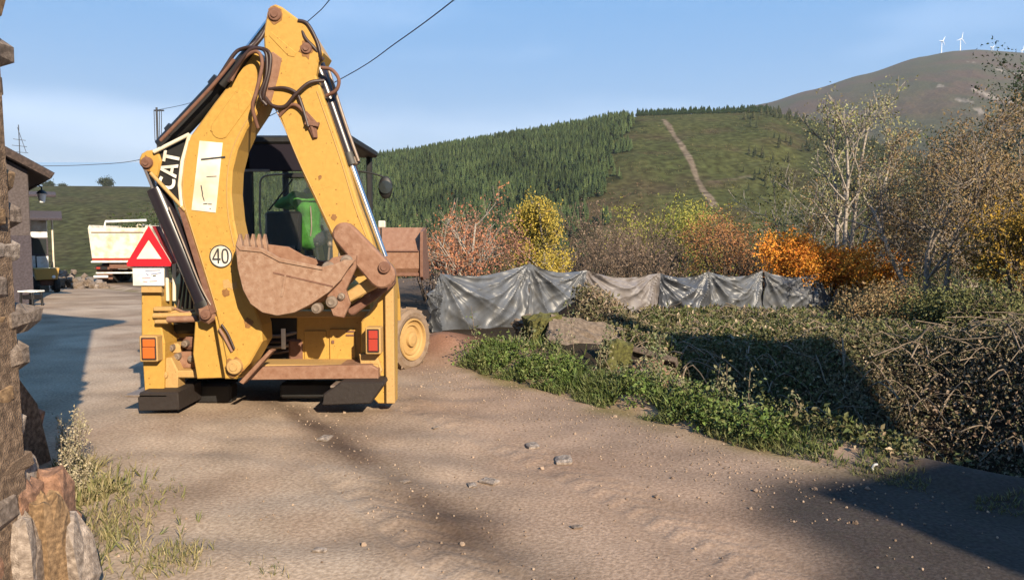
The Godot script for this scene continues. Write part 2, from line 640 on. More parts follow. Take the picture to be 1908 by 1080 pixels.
func grid_mesh(rows: int, cols: int, point: Callable, colour: Callable) -> ArrayMesh:
	var v := PackedVector3Array()
	var c := PackedColorArray()
	v.resize(rows * cols)
	c.resize(rows * cols)
	for i in rows:
		for j in cols:
			var p: Vector3 = point.call(i, j)
			v[i * cols + j] = p
			var col: Color = colour.call(p, i, j)
			col.a = 1.0
			c[i * cols + j] = col
	var n := PackedVector3Array()
	n.resize(rows * cols)
	var idx := PackedInt32Array()
	idx.resize((rows - 1) * (cols - 1) * 6)
	var k := 0
	for i in rows:
		for j in cols:
			var du := v[i * cols + mini(j + 1, cols - 1)] - v[i * cols + maxi(j - 1, 0)]
			var dv := v[mini(i + 1, rows - 1) * cols + j] - v[maxi(i - 1, 0) * cols + j]
			var m := du.cross(dv).normalized()
			n[i * cols + j] = m if m.y >= 0.0 else -m
			if i < rows - 1 and j < cols - 1:
				var q := i * cols + j
				for w in [q, q + 1, q + cols, q + 1, q + cols + 1, q + cols]:
					idx[k] = w
					k += 1
	var t0 := (v[1] - v[0]).cross(v[cols] - v[0])
	if t0.y > 0.0:
		for w in range(0, idx.size(), 3):
			var h := idx[w + 1]
			idx[w + 1] = idx[w + 2]
			idx[w + 2] = h
	var a := []
	a.resize(Mesh.ARRAY_MAX)
	a[Mesh.ARRAY_VERTEX] = v
	a[Mesh.ARRAY_NORMAL] = n
	a[Mesh.ARRAY_COLOR] = c
	a[Mesh.ARRAY_INDEX] = idx
	var m := ArrayMesh.new()
	m.add_surface_from_arrays(Mesh.PRIMITIVE_TRIANGLES, a)
	return m


func lay(called: String, m: ArrayMesh, mt: Material) -> MeshInstance3D:
	var o := MeshInstance3D.new()
	o.name = called
	m.surface_set_material(0, mt)
	o.mesh = m
	o.set_meta("kind", "structure")
	add_child(o, true)
	return o


func fan_point(i: int, j: int) -> Vector3:
	# one sheet: fine in front of the viewer, ever coarser towards the horizon and behind
	var ang: float
	if j < 24:
		ang = -PI + (PI - 0.72) * j / 24.0
	elif j > 24 + 420:
		ang = 0.72 + (PI - 0.72) * (j - 444) / 24.0
	else:
		ang = lerpf(-0.72, 0.72, (j - 24) / 420.0)
	var r: float
	if i < 520:
		r = 2.2 * exp(i * 0.0058)
	else:
		r = 2.2 * exp(520 * 0.0058) * exp((i - 520) * 0.075)
	if i == 0:
		r = 0.05
	var x := sin(ang) * r
	var z := -cos(ang) * r
	return Vector3(x, gh(x, z), z)


func make_ground() -> void:
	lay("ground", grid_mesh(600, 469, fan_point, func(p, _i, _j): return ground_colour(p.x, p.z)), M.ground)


var strokes := {}


func on_hill(list: Array, px: float, py: float, foot: float, far: float, rough: float) -> Vector3:
	var best := Vector3.ZERO
	var miss := 1e9
	for k in 400:
		var p := hill_point(list, px, k / 400.0, foot, far, rough)
		var q := p.y - EYE.y
		var e: float = absf(at(px, py, -p.z).y - EYE.y - q)
		if e < miss * 0.999:
			miss = e
			best = p
	return best


func stroke(p: Vector3, pts: Array) -> float:
	var d := 1e9
	for i in pts.size() - 1:
		var a := Vector2(pts[i].x, pts[i].z)
		var b := Vector2(pts[i + 1].x, pts[i + 1].z)
		d = minf(d, Vector2(p.x, p.z).distance_to(Geometry2D.get_closest_point_to_segment(Vector2(p.x, p.z), a, b)))
	return d


# far hills: a ridge line and a foot, with a rounded slope between
var pine_ridge := [[380, 345], [480, 330], [560, 318], [660, 304], [760, 293], [860, 275], [960, 259], [1060, 242], [1140, 226], [1190, 216], [1300, 212], [1430, 209], [1500, 222], [1600, 262], [1750, 300], [2000, 330]]
var left_ridge := [[-300, 352], [0, 349], [120, 346], [250, 347], [420, 352], [560, 360], [700, 380]]
var high_ridge := [[1100, 262], [1300, 226], [1420, 192], [1500, 168], [1600, 138], [1700, 106], [1760, 95], [1800, 92], [1908, 99], [2050, 120], [2300, 180]]


func along(list: Array, px: float) -> float:
	for i in list.size() - 1:
		if px <= list[i + 1][0]:
			var t: float = clampf((px - list[i][0]) / float(list[i + 1][0] - list[i][0]), 0.0, 1.0)
			var s := t * t * (3.0 - 2.0 * t)
			return lerpf(list[i][1], list[i + 1][1], lerpf(t, s, 0.4))
	return list[-1][1]


func hill_point(list: Array, px: float, t: float, foot: float, far: float, rough: float) -> Vector3:
	# t = 0 at the foot, 1 at the ridge, beyond 1 down the other side
	var top := at(px, along(list, px), far)
	var d := lerpf(foot, far, t)
	var x := (px - 954.0) / FOCAL * d
	var y: float
	if t <= 1.0:
		# the slope climbs evenly as seen from the village, so the ridge itself is the skyline
		var foot_rise := (-34.0 - EYE.y) / foot
		var rise := lerpf(foot_rise, (top.y - EYE.y) / far, pow(sin(t * PI / 2.0), 0.9))
		y = EYE.y + rise * d
		y += rough * (n_big.get_noise_2d(x * 0.5, d * 0.5) + 0.4 * n_mid.get_noise_2d(x * 0.35, d * 0.35)) * sin(t * PI) * (1.0 - t) * 1.3
	else:
		y = lerpf(top.y, -60.0, (t - 1.0) ** 1.5)
	return Vector3(x, y, -d)


func make_hills() -> void:
	strokes.track = []
	for q in [[1233, 222], [1248, 244], [1270, 276], [1289, 312], [1303, 345], [1330, 385]]:
		strokes.track.append(on_hill(pine_ridge, q[0], q[1], 210.0, 820.0, 7.0))
	strokes.path = [on_hill(pine_ridge, 1320, 340, 210.0, 820.0, 7.0), on_hill(pine_ridge, 1390, 328, 210.0, 820.0, 7.0)]
	strokes.rocks = []
	for q in [[1806, 168, 1860, 186, 17.0], [1860, 186, 1915, 214, 22.0], [1776, 186, 1802, 190, 12.0], [1810, 202, 1818, 210, 10.0], [1782, 114, 1800, 116, 14.0], [1842, 128, 1848, 131, 12.0], [1736, 158, 1740, 162, 14.0], [1884, 138, 1910, 140, 14.0]]:
		strokes.rocks.append([on_hill(high_ridge, q[0], q[1], 1000.0, 3300.0, 14.0), on_hill(high_ridge, q[2], q[3], 1000.0, 3300.0, 14.0), q[4]])
	var span := func(a, b, rows, cols, list, foot, far, rough): return func(i, j): return hill_point(list, lerpf(a, b, j / float(cols - 1)), i / float(rows - 1) * 1.6, foot, far, rough)
	lay("hillside", grid_mesh(180, 520, span.call(330.0, 2000.0, 180, 520, pine_ridge, 210.0, 820.0, 7.0), pine_colour), M.hill)
	lay("far_hill", grid_mesh(50, 120, span.call(-420.0, 700.0, 50, 120, left_ridge, 230.0, 760.0, 5.0), left_colour), M.hill)
	lay("mountain", grid_mesh(200, 420, span.call(1200.0, 2100.0, 200, 420, high_ridge, 1000.0, 3300.0, 14.0), high_colour), M.hill)


func forest_edge(p: Vector3) -> float:
	# 1 inside the pine wood, 0 on the open slope
	var px := 954.0 + p.x / -p.z * FOCAL
	var lim := 1150.0 - 70.0 * sm(700.0, 350.0, -p.z) + 60.0 * n_big.get_noise_2d(p.x * 0.8, p.z * 0.8) + 40.0 * n_mid.get_noise_2d(p.x * 1.6, p.z * 1.6)
	return 1.0 - sm(lim - 12.0, lim + 12.0, px)


func pine_colour(p: Vector3, _i: int, _j: int) -> Color:
	var px := 954.0 + p.x / -p.z * FOCAL
	var a := n_big.get_noise_2d(p.x * 0.5, p.z * 0.5)
	var b := n_mid.get_noise_2d(p.x * 0.8, p.z * 0.8)
	var c := Color(0.125, 0.135, 0.05).lerp(Color(0.095, 0.11, 0.042), 0.5 + a)
	c = c.lerp(Color(0.12, 0.09, 0.055), clampf(b * 1.4 - 0.1, 0.0, 0.7))
	var heath := sm(1250.0, 1170.0, px) * sm(600.0, 420.0, -p.z) * (0.6 + 0.6 * a)
	c = c.lerp(Color(0.15, 0.095, 0.065), clampf(heath, 0.0, 0.85))
	# the track cut straight up the slope
	var off := stroke(p, strokes.track) + 1.5 * b
	c = c.lerp(Color(0.3, 0.24, 0.18), 1.0 - sm(1.5, 2.8, off))
	c = c.lerp(Color(0.25, 0.2, 0.15), (1.0 - sm(1.5, 3.0, stroke(p, strokes.path) + b)) * 0.6)
	c = c.lerp(Color(0.05, 0.06, 0.03), sm(1440.0, 1540.0, px + 40.0 * a) * 0.8)
	return c.lerp(Color(0.04, 0.05, 0.022), forest_edge(p))


func left_colour(p: Vector3, _i: int, _j: int) -> Color:
	var a := n_big.get_noise_2d(p.x * 0.6, p.z * 0.6)
	var b := n_mid.get_noise_2d(p.x * 0.8, p.z * 0.8)
	var c := Color(0.115, 0.12, 0.05).lerp(Color(0.085, 0.095, 0.042), 0.5 + a)
	c = c.lerp(Color(0.12, 0.1, 0.06), clampf(b, 0.0, 0.5))
	return c.lerp(Color(0.15, 0.12, 0.085), sm(690.0, 760.0, -p.z) * 0.5)


func high_colour(p: Vector3, _i: int, _j: int) -> Color:
	var px := 954.0 + p.x / -p.z * FOCAL
	var a := n_big.get_noise_2d(p.x * 0.12, p.z * 0.12)
	var b := n_mid.get_noise_2d(p.x * 0.16, p.z * 0.16)
	var f := n_fine.get_noise_2d(p.x * 0.3, p.z * 0.3)
	var c := Color(0.118, 0.104, 0.058).lerp(Color(0.088, 0.092, 0.048), 0.5 + a)
	c = c.lerp(Color(0.145, 0.085, 0.07), clampf(b * 1.5 + 0.15, 0.0, 0.7) * sm(1300.0, 2600.0, -p.z))
	c = c.lerp(Color(0.04, 0.055, 0.03), sm(2100.0, 1500.0, -p.z + 500.0 * a) * 0.85)
	# bare rock
	var rock := 0.0
	for q in strokes.rocks:
		rock = maxf(rock, 1.0 - sm(q[2] * 0.6, q[2], stroke(p, [q[0], q[1]]) + f * q[2] * 1.2))
	return c.lerp(Color(0.4, 0.35, 0.3), rock * 0.9)


# ---------------------------------------------------------------- the backhoe loader
func bit(called: String, s: Shape, m: String, parent: Node) -> MeshInstance3D:
	return build(called, s, M[m], parent, back_at)


func plate_at(list: Array, d0: float, d1: float, ch := 0.012) -> Shape:
	var s := Shape.new()
	s.plate(flat_at(list, d0), -d0, -d1, ch)
	return s


func block(px0: float, py0: float, px1: float, py1: float, d0: float, d1: float, ch := 0.012, s: Shape = null) -> Shape:
	# a box whose front face spans those pixels at depth d0
	if s == null:
		s = Shape.new()
	var a := at(px0, py0, d0)
	var b := at(px1, py1, d0)
	s.box(Vector3((a.x + b.x) / 2, (a.y + b.y) / 2, -(d0 + d1) / 2), Vector3(absf(b.x - a.x), absf(a.y - b.y), d1 - d0), Basis(), ch)
	return s


func pipe(list: Array, depth: float, r: float, sides := 8) -> Shape:
	# px, py pairs joined by a smooth curve; an optional depth wobble keeps hoses apart
	var pts := []
	for i in range(0, list.size(), 3):
		pts.append(at(list[i], list[i + 1], depth + list[i + 2]))
	var s := Shape.new()
	s.tube(smooth_line(pts, 6), [r], sides)
	return s


func smooth_line(p: Array, n: int) -> Array:
	var out := []
	for i in p.size() - 1:
		for k in n:
			out.append(p[i].cubic_interpolate(p[i + 1], p[maxi(i - 1, 0)], p[mini(i + 2, p.size() - 1)], k / float(n)))
	out.append(p[-1])
	return out


func disc(px: float, py: float, d: float, r: float, thick: float, s: Shape = null) -> Shape:
	if s == null:
		s = Shape.new()
	s.lathe(at(px, py, d), Vector3(0, 0, 1), [[0.0, thick], [r * 0.82, thick], [r, thick * 0.7], [r, -0.02]], 24)
	return s


func bolt(px: float, py: float, d: float, r: float) -> Shape:
	var s := Shape.new()
	s.lathe(at(px, py, d), Vector3(0, 0, 1), [[0.0, 0.03], [r * 0.5, 0.032], [r * 0.55, 0.022], [r * 0.9, 0.02], [r, 0.012], [r, -0.05]], 18)
	return s


func letters(called: String, text: String, m: String, parent: Node, where: Vector3, size: float, turn: float, wide := 1.0, bold := true, facing := Basis()) -> void:
	var t := TextMesh.new()
	var f := SystemFont.new()
	f.font_names = PackedStringArray(["Droid Sans"])
	f.font_weight = 700 if bold else 400
	t.font = f
	t.text = text
	t.font_size = 64
	t.pixel_size = size / 46.0
	t.depth = 0.006
	t.curve_step = 2.0
	var o := MeshInstance3D.new()
	o.name = called
	o.mesh = t
	t.material = M[m]
	parent.add_child(o, true)
	o.transform = Transform3D(facing * Basis(Vector3(0, 0, 1), turn).scaled_local(Vector3(wide, 1, 1)), where)


func wheel(parent: Node, centre: Vector3, r: float, wide: float, turn: float, hub_r: float, dusty: bool) -> void:
	var axis := Vector3(1, 0, 0).rotated(Vector3.UP, turn)
	var s := Shape.new()
	s.lathe(centre, axis, [[hub_r, -wide * 0.5], [r * 0.86, -wide * 0.52], [r * 0.97, -wide * 0.42], [r * 0.985, 0.0], [r * 0.97, wide * 0.42], [r * 0.86, wide * 0.52], [hub_r * 1.12, wide * 0.5], [hub_r, wide * 0.42]], 40)
	var w := build("wheel", s, M["tyre" if dusty else "tyre_dark"], parent, back_at)
	var up := Vector3.UP
	var side := axis.cross(up)
	for k in 20:
		for h in [-1.0, 1.0]:
			var a: float = TAU * (k + 0.5 * (h + 1.0) * 0.5) / 20.0
			var o := side * cos(a) + up * sin(a)
			var tan_ := axis.cross(o)
			var b := Shape.new()
			b.box(centre + o * r * 0.985 + axis * h * wide * 0.24, Vector3(wide * 0.5, r * 0.075, r * 0.05), Basis(axis, o, tan_) * Basis(Vector3(0, 1, 0), h * 0.7), 0.004)
			build("tread_block", b, M["tyre" if dusty else "tyre_dark"], w, back_at)
	var rim := Shape.new()
	rim.lathe(centre, axis, [[hub_r * 1.02, wide * 0.46], [hub_r * 1.0, wide * 0.52], [hub_r * 0.93, wide * 0.52], [hub_r * 0.9, wide * 0.4], [hub_r * 0.78, wide * 0.34], [hub_r * 0.74, wide * 0.4], [hub_r * 0.68, wide * 0.4], [hub_r * 0.63, wide * 0.3], [hub_r * 0.36, wide * 0.33], [hub_r * 0.34, wide * 0.46], [hub_r * 0.2, wide * 0.5], [0.0, wide * 0.5]], 36)
	build("rim", rim, M.yellow_dusty, w, back_at)


func make_backhoe() -> void:
	var t := thing("backhoe_loader", "yellow backhoe loader seen from behind with its digging arm folded upright", "backhoe loader", back_at)
	var b: MeshInstance3D
	var s: Shape
	# --- chassis and body, from the axle plate forwards
	s = Shape.new()
	s.box(Vector3(-2.3, 0.78, -9.0), Vector3(0.95, 0.5, 3.7), Basis(), 0.03)
	s.box(Vector3(-2.3, 0.62, -7.75), Vector3(1.75, 0.22, 0.25), Basis(), 0.03)
	s.box(Vector3(-2.25, 0.45, -9.2), Vector3(1.8, 0.16, 0.2), Basis(), 0.03)
	bit("chassis", s, "black", t)
	s = Shape.new()
	s.box(Vector3(-2.35, 1.3, -10.2), Vector3(0.85, 0.62, 1.3), Basis(), 0.06)
	b = bit("engine_hood", s, "yellow", t)
	for k in 5:
		s = Shape.new()
		s.box(Vector3(-1.922, 1.15 + k * 0.07, -10.2), Vector3(0.01, 0.03, 0.7), Basis(), 0.002)
		bit("louvre", s, "black", b)
	wheel(t, Vector3(-1.46, 0.62, -7.82), 0.62, 0.36, 0.0, 0.3, false)
	wheel(t, Vector3(-3.12, 0.62, -7.82), 0.62, 0.36, PI, 0.3, false)
	wheel(t, Vector3(-1.3, 0.36, -9.05), 0.375, 0.27, -0.5, 0.25, true)
	wheel(t, Vector3(-3.2, 0.375, -9.2), 0.385, 0.27, PI - 0.52, 0.255, true)
	for x in [-1.47, -3.1]:
		s = Shape.new()
		var arc := PackedVector2Array()
		for k in 9:
			arc.append(Vector2(cos(PI * k / 8.0) * 0.74, 0.62 + sin(PI * k / 8.0) * 0.7))
		for k in range(8, -1, -1):
			arc.append(Vector2(cos(PI * k / 8.0) * 0.7, 0.62 + sin(PI * k / 8.0) * 0.66))
		s.plate(arc, 0.2, -0.2, 0.006, Transform3D(Basis(Vector3.UP, PI / 2), Vector3(x, 0.02, -7.85)))
		bit("fender", s, "yellow", t)
	s = Shape.new()
	block(332, 716, 430, 752, 7.12, 7.3, 0.02, s)
	bit("under_shade_block", s, "black", t)  # added black blocks, they stand in for the shade under the machine
	s = block(520, 714, 628, 742, 7.12, 7.3, 0.02)
	bit("under_shade_block", s, "black", t)
	# --- loader arms and front bucket
	for x in [-1.78, -2.86]:
		s = Shape.new()
		var arm := PackedVector2Array([Vector2(8.5, 1.25), Vector2(8.9, 1.45), Vector2(10.1, 1.32), Vector2(10.75, 0.95), Vector2(10.65, 0.83), Vector2(9.95, 1.12), Vector2(8.9, 1.2), Vector2(8.5, 1.08)])
		s.plate(arm, -0.06, 0.06, 0.01, Transform3D(Basis(Vector3(0, 0, -1), Vector3.UP, Vector3(1, 0, 0)), Vector3(x, 0, 0)))
		bit("loader_arm", s, "yellow", t)
	s = Shape.new()
	var prof := PackedVector2Array([Vector2(10.78, 1.02), Vector2(10.7, 1.14), Vector2(10.7, 1.37), Vector2(10.76, 1.4), Vector2(10.98, 1.62), Vector2(11.08, 1.72), Vector2(11.12, 1.68), Vector2(10.86, 1.36), Vector2(10.84, 1.16), Vector2(11.5, 1.02), Vector2(11.5, 0.98)])
	var side_on := Transform3D(Basis(Vector3(0, 0, -1), Vector3.UP, Vector3(1, 0, 0)), Vector3.ZERO)
	s.plate(prof, -1.31, -3.5, 0.004, side_on)
	b = bit("loader_bucket", s, "rusty", t)
	s = Shape.new()
	s.plate(PackedVector2Array([Vector2(10.66, 1.02), Vector2(10.66, 1.4), Vector2(10.72, 1.66), Vector2(11.1, 1.72), Vector2(11.5, 1.05), Vector2(11.5, 0.96), Vector2(10.76, 0.97)]), -1.26, -1.3, 0.004, side_on)
	bit("bucket_end_plate", s, "rusty_dark", b)
	s = Shape.new()
	s.box(Vector3(-2.4, 1.385, -10.69), Vector3(2.16, 0.02, 0.03), Basis(), 0.004)
	bit("bucket_rib", s, "rusty_dark", b)
	s = Shape.new()
	s.box(Vector3(-2.4, 1.05, -10.7), Vector3(2.16, 0.05, 0.05), Basis(), 0.01)
	bit("bucket_rib", s, "rusty_dark", b)
	# --- cab
	make_cab(t)
	# --- mirror
	s = pipe([655, 318, 0, 690, 322, 0, 716, 330, 0], 8.55, 0.011, 6)
	b = bit("mirror_arm", s, "black", t)
	s = Shape.new()
	s.ball(at(718, 349, 8.55), Vector3(0.082, 0.128, 0.035), 18)
	bit("mirror_shell", s, "black", b)
	s = Shape.new()
	s.lathe(at(718, 349, 8.51), Vector3(0.1, 0, 1), [[0.0, 0.008], [0.066, 0.006], [0.074, 0.0]], 20)
	bit("mirror_glass", s, "mirror", b)
	# --- work lamp on the loader arm
	s = block(704, 411, 717, 424, 9.6, 9.68, 0.01)
	bit("work_lamp", s, "white", t)
	s = block(708, 424, 711, 470, 9.6, 9.63, 0.004)
	bit("lamp_post", s, "black", t)
	make_rear_frame(t)
	make_digging_arm(t)
	make_signs(t)


func make_cab(t: Node) -> void:
	var s: Shape
	var x0 := at(452, 300, 8.25).x
	var x1 := at(652, 300, 8.25).x
	var xm := (x0 + x1) / 2
	var w := x1 - x0
	var zr := -8.25
	var zf := -9.62
	var zm := (zr + zf) / 2
	s = Shape.new()
	s.box(Vector3(xm, 2.63, zm), Vector3(w + 0.1, 0.09, 1.5), Basis(), 0.03)
	var roof := bit("cab_roof", s, "black", t)
	s = Shape.new()
	s.box(Vector3(xm, 2.44, zr + 0.02), Vector3(w, 0.29, 0.05), Basis(), 0.01)
	bit("rear_fascia", s, "black_gloss", roof)
	s = block(454, 315, 502, 320, 8.2, 8.22, 0.003)
	bit("gutter_strip", s, "steel", roof)
	s = block(528, 322, 575, 331, 8.15, 8.24, 0.008)
	bit("wiper_motor", s, "black", roof)
	for x in [x0 + 0.05, x1 - 0.05]:
		s = Shape.new()
		s.box(Vector3(x, 1.75, zr), Vector3(0.1, 1.7, 0.09), Basis(), 0.015)
		bit("cab_post", s, "black", t)
		s = Shape.new()
		s.box(Vector3(x, 1.75, zf), Vector3(0.07, 1.7, 0.07), Basis(), 0.015)
		bit("cab_post", s, "black", t)
		s = Shape.new()
		s.box(Vector3(x, 1.12, zm), Vector3(0.06, 0.55, 1.28), Basis(), 0.01)
		bit("cab_side", s, "black", t)
	s = Shape.new()
	s.box(Vector3(xm, 0.93, zm), Vector3(w - 0.02, 0.1, 1.4), Basis(), 0.01)
	bit("cab_floor", s, "black", t)
	s = Shape.new()
	s.box(Vector3(xm, 1.12, zr), Vector3(w - 0.2, 0.42, 0.06), Basis(), 0.01)
	bit("cab_rear_panel", s, "black", t)
	s = Shape.new()
	s.box(Vector3(xm, 1.2, zf), Vector3(w - 0.15, 0.5, 0.06), Basis(), 0.01)
	bit("dashboard", s, "black", t)
	# rear window: an aluminium edge with rounded corners round the pane
	var edge := []
	var rect := [[484, 352, 0], [486, 334, 0], [502, 326, 0], [560, 324, 0], [618, 326, 0], [634, 336, 0], [634, 400, 0], [632, 470, 0], [622, 486, 0], [560, 490, 0], [506, 484, 0], [492, 464, 0], [484, 420, 0], [484, 352, 0]]
	for p in rect:
		edge.append(at(p[0], p[1], 8.2))
	s = Shape.new()
	s.tube(smooth_line(edge, 4), [0.011], 6)
	var win := bit("rear_window", s, "steel", t)
	s = Shape.new()
	s.plate(flat_at([485, 334, 502, 327, 618, 327, 633, 336, 632, 470, 622, 485, 506, 483, 485, 440], 8.2), -8.197, -8.203, 0.0)
	bit("pane", s, "glass", win)
	s = pipe([545, 333, 0, 528, 356, 0, 500, 392, 0], 8.16, 0.009, 6)
	bit("wiper", s, "black", win)
	s = pipe([578, 384, 0, 580, 420, 0, 578, 440, 0], 8.17, 0.008, 6)
	bit("grab_handle", s, "steel", win)
	s = Shape.new()
	s.box(Vector3(xm, 1.95, zf), Vector3(w - 0.2, 1.0, 0.006), Basis(), 0.0)
	bit("windscreen", s, "glass", t)
	s = Shape.new()
	s.box(at(592, 478, 8.3), Vector3(0.02, 0.3, 0.02), Basis(Vector3(0, 0, 1), 0.12), 0.004)
	s.ball(at(590, 455, 8.3), Vector3(0.03, 0.035, 0.03), 10)
	bit("control_lever", s, "black", t)
	s = Shape.new()
	s.box(at(612, 478, 8.32), Vector3(0.02, 0.34, 0.02), Basis(Vector3(0, 0, 1), -0.1), 0.004)
	s.ball(at(614, 455, 8.32), Vector3(0.03, 0.035, 0.03), 10)
	bit("control_lever", s, "steel", t)
	# seat
	s = Shape.new()
	var c := at(528, 432, 8.52)
	s.box(c, Vector3(0.4, 0.46, 0.1), Basis(Vector3(1, 0, 0), -0.12), 0.045)
	var seat := bit("seat_back", s, "black", t)
	s = Shape.new()
	s.box(c + Vector3(0, -0.34, -0.24), Vector3(0.5, 0.13, 0.5), Basis(), 0.045)
	bit("seat_cushion", s, "black", seat)
	s = Shape.new()
	s.box(c + Vector3(0, -0.5, -0.24), Vector3(0.3, 0.3, 0.3), Basis(), 0.02)
	bit("seat_base", s, "black", seat)
	s = block(506, 458, 548, 464, 8.4, 8.43, 0.004)
	bit("seat_rail", s, "steel", seat)
	# steering wheel
	s = Shape.new()
	var ring := []
	var hub := Vector3(xm, 1.72, -9.25)
	for k in 25:
		var a := TAU * k / 24.0
		ring.append(hub + Basis(Vector3(1, 0, 0), 0.6) * Vector3(cos(a) * 0.19, sin(a) * 0.19, 0))
	s.tube(ring, [0.014], 8, false)
	s.tube([hub, hub + Vector3(0, -0.35, -0.25)], [0.03], 8)
	bit("steering_wheel", s, "black", t)


func make_rear_frame(t: Node) -> void:
	var b: MeshInstance3D
	var s: Shape
	# rear panel with its cabinet
	s = plate_at([552, 560, 690, 540, 690, 690, 552, 690], 7.12, 7.3)
	b = bit("rear_panel", s, "yellow", t)
	s = block(613, 613, 662, 671, 7.098, 7.125, 0.006)
	var door := bit("cabinet_door", s, "yellow", b)
	s = block(617, 634, 622, 640, 7.085, 7.1, 0.003)
	bit("latch", s, "rusty_dark", door)
	for k in 2:
		s = block(644, 616 + k * 7, 660, 619 + k * 7, 7.088, 7.1, 0.002)
		bit("louvre", s, "rusty_dark", door)
	s = block(566, 616, 608, 676, 7.104, 7.125, 0.006)
	bit("access_cover", s, "yellow", b)
	s = block(684, 578, 726, 584, 7.09, 7.12, 0.004)
	bit("panel_seam", s, "yellow_dusty", b)
	# dark bay behind the valve hoses
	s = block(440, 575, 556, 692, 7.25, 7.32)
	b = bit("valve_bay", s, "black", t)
	for k in 4:
		s = pipe([486, 624 + k * 11, 0.04, 520, 626 + k * 10, 0, 556, 618 + k * 10, 0.05], 7.12, 0.018, 8)
		bit("hydraulic_hose", s, ["steel", "rubber_hose", "steel", "rubber_hose"][k], b)
	s = block(523, 612, 532, 650, 7.06, 7.07, 0.002)
	bit("hanging_tag", s, "white", b)
	s = block(536, 632, 563, 680, 7.1, 7.24, 0.02)
	bit("valve_block", s, "rusty_dark", b)
	# wide cross frame that carries the sliding arm
	s = Shape.new()
	block(296, 578, 700, 592, 7.0, 7.1, 0.01, s)
	b = bit("cross_frame", s, "yellow_dusty", t)
	s = plate_at([462, 708, 480, 684, 690, 680, 704, 688, 704, 706], 6.72, 7.05)
	b = bit("lower_rail", s, "rusty", t)
	s = block(462, 679, 704, 686, 6.78, 7.1, 0.006)
	bit("rail_edge", s, "yellow_dusty", b)
	s = block(270, 690, 466, 704, 6.85, 7.05, 0.01)
	bit("lower_rail", s, "yellow_dusty", t)
	# left outrigger
	s = plate_at([262, 528, 298, 528, 300, 610, 306, 640, 304, 728, 268, 728, 262, 640], 6.8, 7.05)
	b = bit("outrigger_post", s, "yellow", t)
	s = plate_at([296, 668, 318, 666, 330, 690, 330, 728, 296, 728], 6.84, 7.0)
	bit("outrigger_casting", s, "yellow_dusty", b)
	s = bolt(306, 698, 6.84, 0.035)
	bit("pivot_pin", s, "yellow_dusty", b)
	s = plate_at([259, 731, 330, 731, 331, 736, 332, 764, 257, 766, 255, 742], 6.62, 7.12)
	var pad := bit("stabiliser_pad", s, "pad_black", t)
	s = Shape.new()
	var p := at(295, 727, 6.87)
	s.box(p + Vector3(0, 0.0, 0), Vector3(0.38, 0.02, 0.5), Basis(), 0.005)
	bit("pad_plate", s, "steel", pad)
	# right outrigger
	s = plate_at([672, 600, 712, 545, 714, 520, 734, 520, 734, 752, 704, 752, 690, 738, 672, 690], 6.86, 7.08)
	b = bit("outrigger_post", s, "yellow", t)
	s = block(716, 520, 735, 752, 6.8, 6.87, 0.008)
	bit("outrigger_guide", s, "yellow_dusty", b)
	s = plate_at([668, 660, 700, 656, 712, 690, 704, 706, 674, 706], 6.82, 6.9)
	bit("outrigger_casting", s, "yellow_dusty", b)
	s = plate_at([634, 712, 712, 712, 714, 718, 690, 752, 600, 755, 602, 734], 6.55, 7.1)
	pad = bit("stabiliser_pad", s, "pad_black", t)
	s = Shape.new()
	p = at(668, 710, 6.82)
	s.box(p, Vector3(0.4, 0.02, 0.52), Basis(), 0.005)
	bit("pad_plate", s, "steel", pad)
	# tail lights
	for q in [[258, 626, 293, 674, 6.68, "lens_orange"], [680, 610, 709, 660, 6.66, "lens_red"]]:
		s = block(q[0], q[1], q[2], q[3], q[4] + 0.015, q[4] + 0.16, 0.008)
		b = bit("tail_light", s, "yellow_dusty", t)
		s = block(q[0] + 3, q[1] + 3, q[2] - 3, q[3] - 3, q[4] + 0.005, q[4] + 0.04, 0.006)
		bit("rubber_surround", s, "rubber_hose", b)
		var mid: float = lerpf(q[1], q[3], 0.42)
		s = block(q[0] + 6, q[1] + 6, q[2] - 6, mid, q[4] - 0.004, q[4] + 0.02, 0.004)
		bit("lens", s, q[5], b)
		s = block(q[0] + 6, mid + 1, q[2] - 6, q[3] - 6, q[4] - 0.004, q[4] + 0.02, 0.004)
		bit("lens", s, q[5], b)
	# machinery between the left outrigger and the arm
	s = block(300, 600, 375, 695, 7.15, 7.4)
	b = bit("slide_recess", s, "rusty_dark", t)
	for q in [[318, 596, 366, 622, "black"], [300, 640, 334, 662, "yellow_dusty"], [326, 656, 372, 690, "rusty"], [338, 628, 362, 652, "rusty_dark"], [352, 672, 388, 704, "rusty"], [304, 614, 322, 636, "yellow_dusty"]]:
		s = block(q[0], q[1], q[2], q[3], 6.96 + rng.randf() * 0.08, 7.16, 0.03)
		bit("clamp_block", s, q[4], b)
	for q in [[330, 664], [356, 668], [318, 648], [344, 640]]:
		s = bolt(q[0], q[1], 6.94, 0.032)
		bit("bolt", s, "steel", b)
	s = Shape.new()
	s.tube([at(286, 588, 6.78), at(372, 586, 6.78)], [0.026], 12)
	b = bit("slide_cylinder", s, "yellow_dusty", t)
	s = Shape.new()
	s.tube([at(312, 595, 6.74), at(366, 594, 6.74)], [0.03], 12)
	bit("cylinder_barrel", s, "rusty", b)
	s = block(284, 572, 318, 580, 6.74, 6.84, 0.01)
	bit("bracket", s, "yellow_dusty", b)
	s = block(286, 596, 312, 603, 6.72, 6.84, 0.01)
	bit("bracket", s, "yellow_dusty", b)
	s = pipe([296, 582, 0, 320, 574, 0.03, 345, 582, 0, 362, 578, 0.02], 6.78, 0.013, 6)
	bit("hydraulic_hose", s, "rusty", b)
